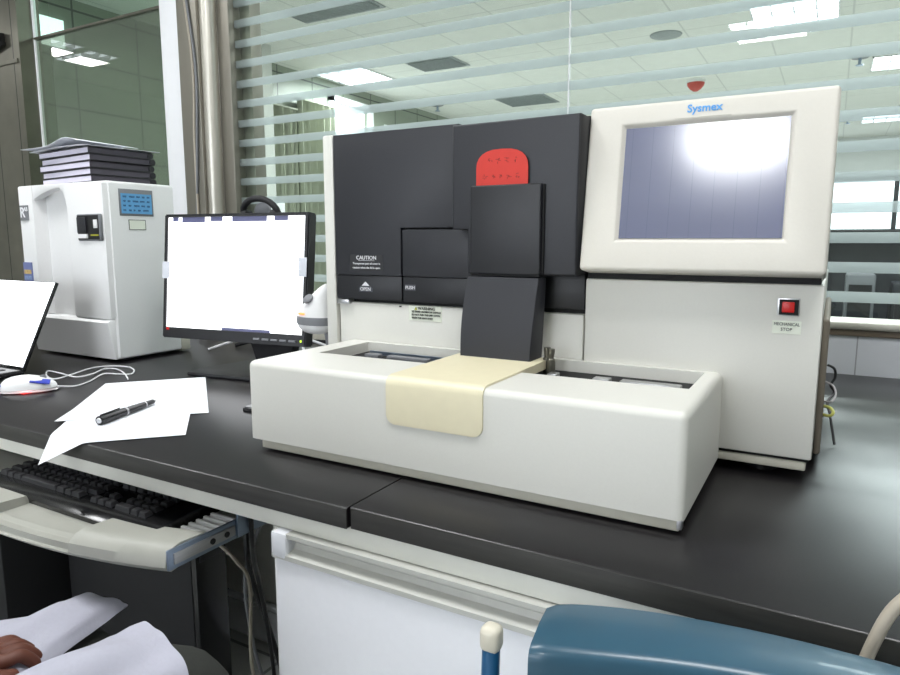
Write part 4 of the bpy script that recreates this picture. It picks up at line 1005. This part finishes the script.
for k in range(4): build('socket', bx(-1.39+k*.085, -1.345+k*.085, 1.408, 1.442, .03, .0315), M['black'], t)

# ================================================================== BLUE CHAIR
t = thing('blue_chair', 'petrol blue chair with a thick rounded backrest in front of the counter', 'chair', (-.05, .25, FLOOR)); CH = t
rear = smooth_path([(x, y, .02) for x, y in ((-.163, .436), (-.116, .454), (-.07, .465), (-.025, .471), (.016, .473), (.054, .472), (.10, .466), (.158, .446))], 5)
frnt = smooth_path([(x, y, .02) for x, y in ((-.154, .373), (-.11, .389), (-.062, .405), (-.022, .415), (.014, .421), (.049, .425), (.094, .422), (.150, .402))], 5)
b = BM(); rg = []; n = len(rear)
for i in range(n):
    q = min(i, n-1-i); k0 = [.0028, .0008, .0002][q] if q < 3 else 0
    a_, c_ = rear[i], frnt[i]; w_ = c_-a_; L_ = w_.length; w_ = w_/L_; tn = (rear[min(i+1, n-1)]-rear[max(i-1, 0)]).normalized()
    def pt(d, z): return a_ + w_*(k0+d*(L_-2*k0)/L_) + Vector((0, 0, z-k0 if z > -.05 else z+k0)) 
    e = .006
    rg.append([b.verts.new(pt(d, z)) for d, z in ((.004, -.115), (0, -.09), (0, -e), (e*.3, -e*.3), (e, 0), (L_*.5, .0012), (L_-.008, -.0006), (L_-.003, -.0025), (L_-.0006, -.006), (L_, -.011), (L_+.001, -.05), (L_-.004, -.10), (L_-.012, -.115))])
k_ = len(rg[0])
for i in range(n-1):
    for k in range(k_): b.faces.new((rg[i][k], rg[i][(k+1) % k_], rg[i+1][(k+1) % k_], rg[i+1][k]))
b.faces.new(rg[0][::-1]); b.faces.new(rg[-1])
build('backrest', b, M['blue'], CH)
for sx_, x in ((-1, -.1925), (1, .198)):
    b = BM(); tube(b, [(x, .400, -.008), (x, .39, -.15), (x, .36, -.27), (x*.92, .33, -.312)], .0066, 12); build('upright', b, M['blue_tube'], CH)
    b = BM(); box(b, x-.0075, x+.0075, .393, .408, -.010, .0095, bev=.005, seg=3); part_label(build('end_cap', b, M['cap'], CH), 'ivory end cap')
    b = BM(); tube(b, [(x, .396, -.065), (x-sx_*.055, .41, -.07)], .0045, 8, smooth=False); build('bracket', b, M['blue_tube'], CH)
b = BM(); prism(b, [(-.17, .02), (.17, .02), (.19, .12), (.185, .34), (.15, .38), (-.15, .38), (-.185, .34), (-.19, .12)], 'z', -.33, -.29, bev=.012, seg=3); build('seat', b, M['blue'], CH)
for x, y in ((-.17, .06), (.17, .06), (-.175, .33), (.18, .33)):
    b = BM(); tube(b, [(x, y, -.325), (x*1.12, y+(-.03 if y < .2 else .03), FLOOR+.008)], .009, 12, smooth=False); build('leg', b, M['blue_tube'], CH)
    b = BM(); lathe(b, (x*1.12, y+(-.03 if y < .2 else .03), FLOOR), [(.012, 0), (.012, .012)], 12); build('foot_cap', b, M['black'], CH)
b = BM(); tube(b, [(.24, .66, .0045), (.17, .58, .0045), (.115, .535, .020), (.075, .518, .052), (.056, .514, .040), (.044, .512, .012), (.036, .511, -.03), (.033, .512, -.12), (.04, .515, -.3), (.06, .5, -.5), (.1, .5, FLOOR+.005)], .0043, 10)
tag(build('drooping_cable', b, M['wire_beige']), 'thick beige cable drooping over the counter edge beside the blue chair', 'cable')

# ================================================================== SEATED PERSON
t = thing('person', 'seated person in a white lab coat and dark trousers at the keyboard tray', 'person', (-.74, .1, FLOOR)); PE = t
V = []; Ed = []; Rd = []
def add(p, r, frm=None):
    V.append(p); Rd.append(r); i = len(V)-1
    if frm is not None: Ed.append((frm, i))
    return i
pel = add((-.715, -.06, -.205), (.085, .075)); sp1 = add((-.715, -.07, -.10), (.09, .065), pel); sp2 = add((-.715, -.065, .02), (.10, .07), sp1); ch = add((-.715, -.06, .11), (.105, .07), sp2)
nk = add((-.715, -.045, .185), .038, ch); hd0 = add((-.715, -.03, .225), .05, nk); hd1 = add((-.715, -.025, .275), (.062, .07), hd0); hd2 = add((-.715, -.03, .325), (.06, .066), hd1)
ns = add((-.715, .047, .262), .009, hd1)
for s, sx_ in ((-1, 'l'), (1, 'r')):
    hipx = -.715+s*.06
    kx = (-.795, .452, -.240) if s < 0 else (-.600, .458, -.205)
    h_ = add((hipx, -.02, -.215), .07, pel); th = add(((hipx+kx[0])/2, .22, -.21), .062, h_); kn = add(kx, .040, th)
    sh = add((kx[0]-.012*s, kx[1]+.02, -.42), .04, kn); an = add((kx[0]-.022*s, kx[1]+.01, FLOOR+.06), .028, sh)
    to = add((kx[0]-.024*s, kx[1]+.10, FLOOR+.026), .024, an)
    shd = add((-.715+s*.135, -.06, .125), .048, ch)
    el = add((-.715+s*.185, .06, -.055), .034, shd)
    wr = add((-.790, .274, -.148) if s < 0 else (-.61, .16, -.12), (.022, .019), el)
    hn = (-.762, .315, -.160) if s < 0 else (-.625, .205, -.128)
    pm = add(hn, (.028, .016), wr)
    fdir = Vector((.30, 1, -.12)).normalized() if s < 0 else Vector((-.1, 1, -.2)).normalized()
    side = Vector((fdir.y, -fdir.x, 0)).normalized()
    for f in range(4):
        b0 = Vector(hn)+fdir*.028+side*(.0195-.013*f); ln = [.032, .037, .035, .028][f]
        a1 = add(tuple(b0), .0088, pm); a2 = add(tuple(b0+fdir*ln*.55+Vector((0, 0, .004))), .0080, a1); a3 = add(tuple(b0+fdir*ln*.95+Vector((0, 0, -.010))), .0074, a2); a4 = add(tuple(b0+fdir*ln*.85+Vector((0, 0, -.026))), .0066, a3)
    th1 = add(tuple(Vector(hn)+side*(.027)+fdir*.002), .0095, pm); th2 = add(tuple(Vector(hn)+side*.038+fdir*.02+Vector((0, 0, -.006))), .0088, th1); add(tuple(Vector(hn)+side*.036+fdir*.040+Vector((0, 0, -.010))), .0078, th2)
body = build('body', skin(V, Ed, Rd, 2, 0), M['skin'], PE)
# trousers: skin around the same legs, slightly larger
V = []; Ed = []; Rd = []
p0_ = add((-.715, -.055, -.205), (.093, .08))
for s in (-1, 1):
    hipx = -.715+s*.06; kx = (-.795, .452, -.240) if s < 0 else (-.600, .458, -.205)
    a_ = add((hipx, -.02, -.212), .077, p0_); b_ = add(((hipx+kx[0])/2, .22, -.215), .066, a_); c_ = add((kx[0], kx[1]+.012, kx[2]), .060, b_); d_ = add((kx[0]-.012*s, kx[1]+.02, -.42), .049, c_); add((kx[0]-.022*s, kx[1]+.01, FLOOR+.075), .043, d_)
build('trousers', skin(V, Ed, Rd, 2, 0), M['trousers'], PE)
for s in (-1, 1):
    kx = (-.80, .462) if s < 0 else (-.600, .458)
    b = BM(); ell(b, 0, 0, 0, .038, .105, .05, 0, 1, mt=Matrix.Translation((kx[0]-.024*s, kx[1]+.055, FLOOR))); build('shoe', b, M['shoe'], PE)
# coat: torso and sleeves
V = []; Ed = []; Rd = []
c0 = add((-.715, -.065, -.17), (.108, .09)); c1 = add((-.715, -.07, -.08), (.105, .082), c0); c2 = add((-.715, -.065, .03), (.112, .085), c1); c3 = add((-.715, -.06, .115), (.115, .08), c2); c4 = add((-.715, -.05, .155), .06, c3)
for s in (-1, 1):
    a_ = add((-.715+s*.135, -.06, .13), .06, c3); b_ = add((-.715+s*.188, .06, -.052), .046, a_); add((-.808, .238, -.147) if s < 0 else (-.60, .125, -.114), .036, b_)
build('lab_coat', skin(V, Ed, Rd, 2, 0), M['coat'], PE)
# coat skirts draped over the thighs
def drape(hip, knee, r0, r1, th_in, th_out, tip, sgn, edge=None):
    hip = Vector(hip); knee = Vector(knee); ax = (knee-hip).normalized(); sd_ = Vector((ax.y, -ax.x, 0)).normalized()   # sd_ points +x
    def fn(u, v):
        s = tip(u, v); r = r0+(r1-r0)*s
        ti = th_in if edge is None or sgn > 0 else th_in; to_ = th_out if edge is None else edge(s); th = ti+(to_-ti)*v
        c = hip+(knee-hip)*s
        wob = .0035*math.sin(v*9+s*14)+.0025*math.sin(s*23-v*11)+.002*math.sin(v*25+s*4)-.0016*math.exp(-((u-.94)/.012)**2)-.0016*math.exp(-((v-.95)/.015)**2)
        return c + sd_*(math.sin(th)*(r+wob)*1.06) + Vector((0, 0, 1))*(math.cos(th)*(r+wob))
    b = BM(); sheet(b, fn, 60, 48, .0035); return b
b = drape((-.66, -.03, -.19), (-.600, .458, -.203), .09, .0625, R(-70), R(100), lambda u, v: u*(.97-.05*v), 1)
build('coat_skirt', b, M['coat'], PE)
b = drape((-.78, -.03, -.19), (-.795, .452, -.238), .09, .066, R(-100), R(72), lambda u, v: u*(.98+.12*v), -1, edge=lambda s_: R(95)-R(55)*max(0, s_-.45)/.55)
build('coat_skirt', b, M['coat'], PE)
b = BM(); ell(b, 0, 0, 0, .068, .075, .075, -.15, 1, mt=Matrix.Translation((-.715, -.045, .305))); build('hair', b, M['hair'], PE)
for s in (-1, 1):
    b = BM(); ell(b, 0, 0, 0, .0085, .005, .0045, mt=Matrix.Translation((-.715+s*.024, .036, .283))); build('eye', b, M['white_print'], PE)
    b = BM(); ell(b, 0, 0, 0, .006, .014, .02, mt=Matrix.Translation((-.715+s*.066, -.02, .268))); build('ear', b, M['skin'], PE)
b = BM(); ell(b, 0, 0, 0, .02, .006, .005, mt=Matrix.Translation((-.715, .033, .236))); build('mouth', b, mat('lips', (120, 60, 56), .5), PE)
# the stool they sit on
t = thing('lab_stool', 'round dark stool under the seated person', 'stool', (-.71, .02, FLOOR))
b = BM(); lathe(b, (-.715, .02, -.345), [(.15, 0), (.165, .01), (.165, .032), (.15, .042)], 32); build('seat', b, M['blackmatte'], t)
b = BM(); lathe(b, (-.715, .02, FLOOR+.05), [(.02, 0), (.02, .30)], 16); build('post', b, M['silver'], t)
for k in range(5):
    a_ = k*2*pi/5+.3; b = BM(); tube(b, [(-.715, .02, FLOOR+.06), (-.715+.17*math.cos(a_), .02+.17*math.sin(a_), FLOOR+.035)], .013, 10, smooth=False); build('leg', b, M['black'], t)
    b = BM(); lathe(b, (-.715+.17*math.cos(a_), .02+.17*math.sin(a_), FLOOR), [(.012, 0), (.018, .012), (.012, .028)], 14); build('castor', b, M['black'], t)

# ================================================================== scale everything to metres, lift to the floor
done = set()
for o in list(bpy.data.objects):
    if o.type == 'MESH' and o.data.name not in done:
        o.data.transform(Matrix.Scale(S, 4)); done.add(o.data.name)
    o.location = o.location*S
    if o.parent is None: o.location.z += LIFT
    if '_o' in o: del o['_o']

# ================================================================== camera, world, colour
cam = bpy.data.cameras.new('Camera'); co = bpy.data.objects.new('Camera', cam); col.objects.link(co)
cam.sensor_fit = 'HORIZONTAL'; cam.sensor_width = 36; cam.lens = 36*672/900; cam.clip_start = .02; cam.clip_end = 60
co.location = (0, 0, LIFT+.28*S); co.rotation_euler = (R(90-8.25), 0, R(29.5))
sc = bpy.context.scene; sc.camera = co
w = bpy.data.worlds.new('World'); sc.world = w; w.use_nodes = True
w.node_tree.nodes['Background'].inputs[0].default_value = (.85, .92, 1, 1); w.node_tree.nodes['Background'].inputs[1].default_value = .6
sc.view_settings.view_transform = 'Standard'; sc.view_settings.look = 'None'; sc.view_settings.gamma = 1; sc.view_settings.exposure = -0.30; sc.view_settings.use_curve_mapping = False
sc.cycles.max_bounces = 8; sc.cycles.transparent_max_bounces = 12
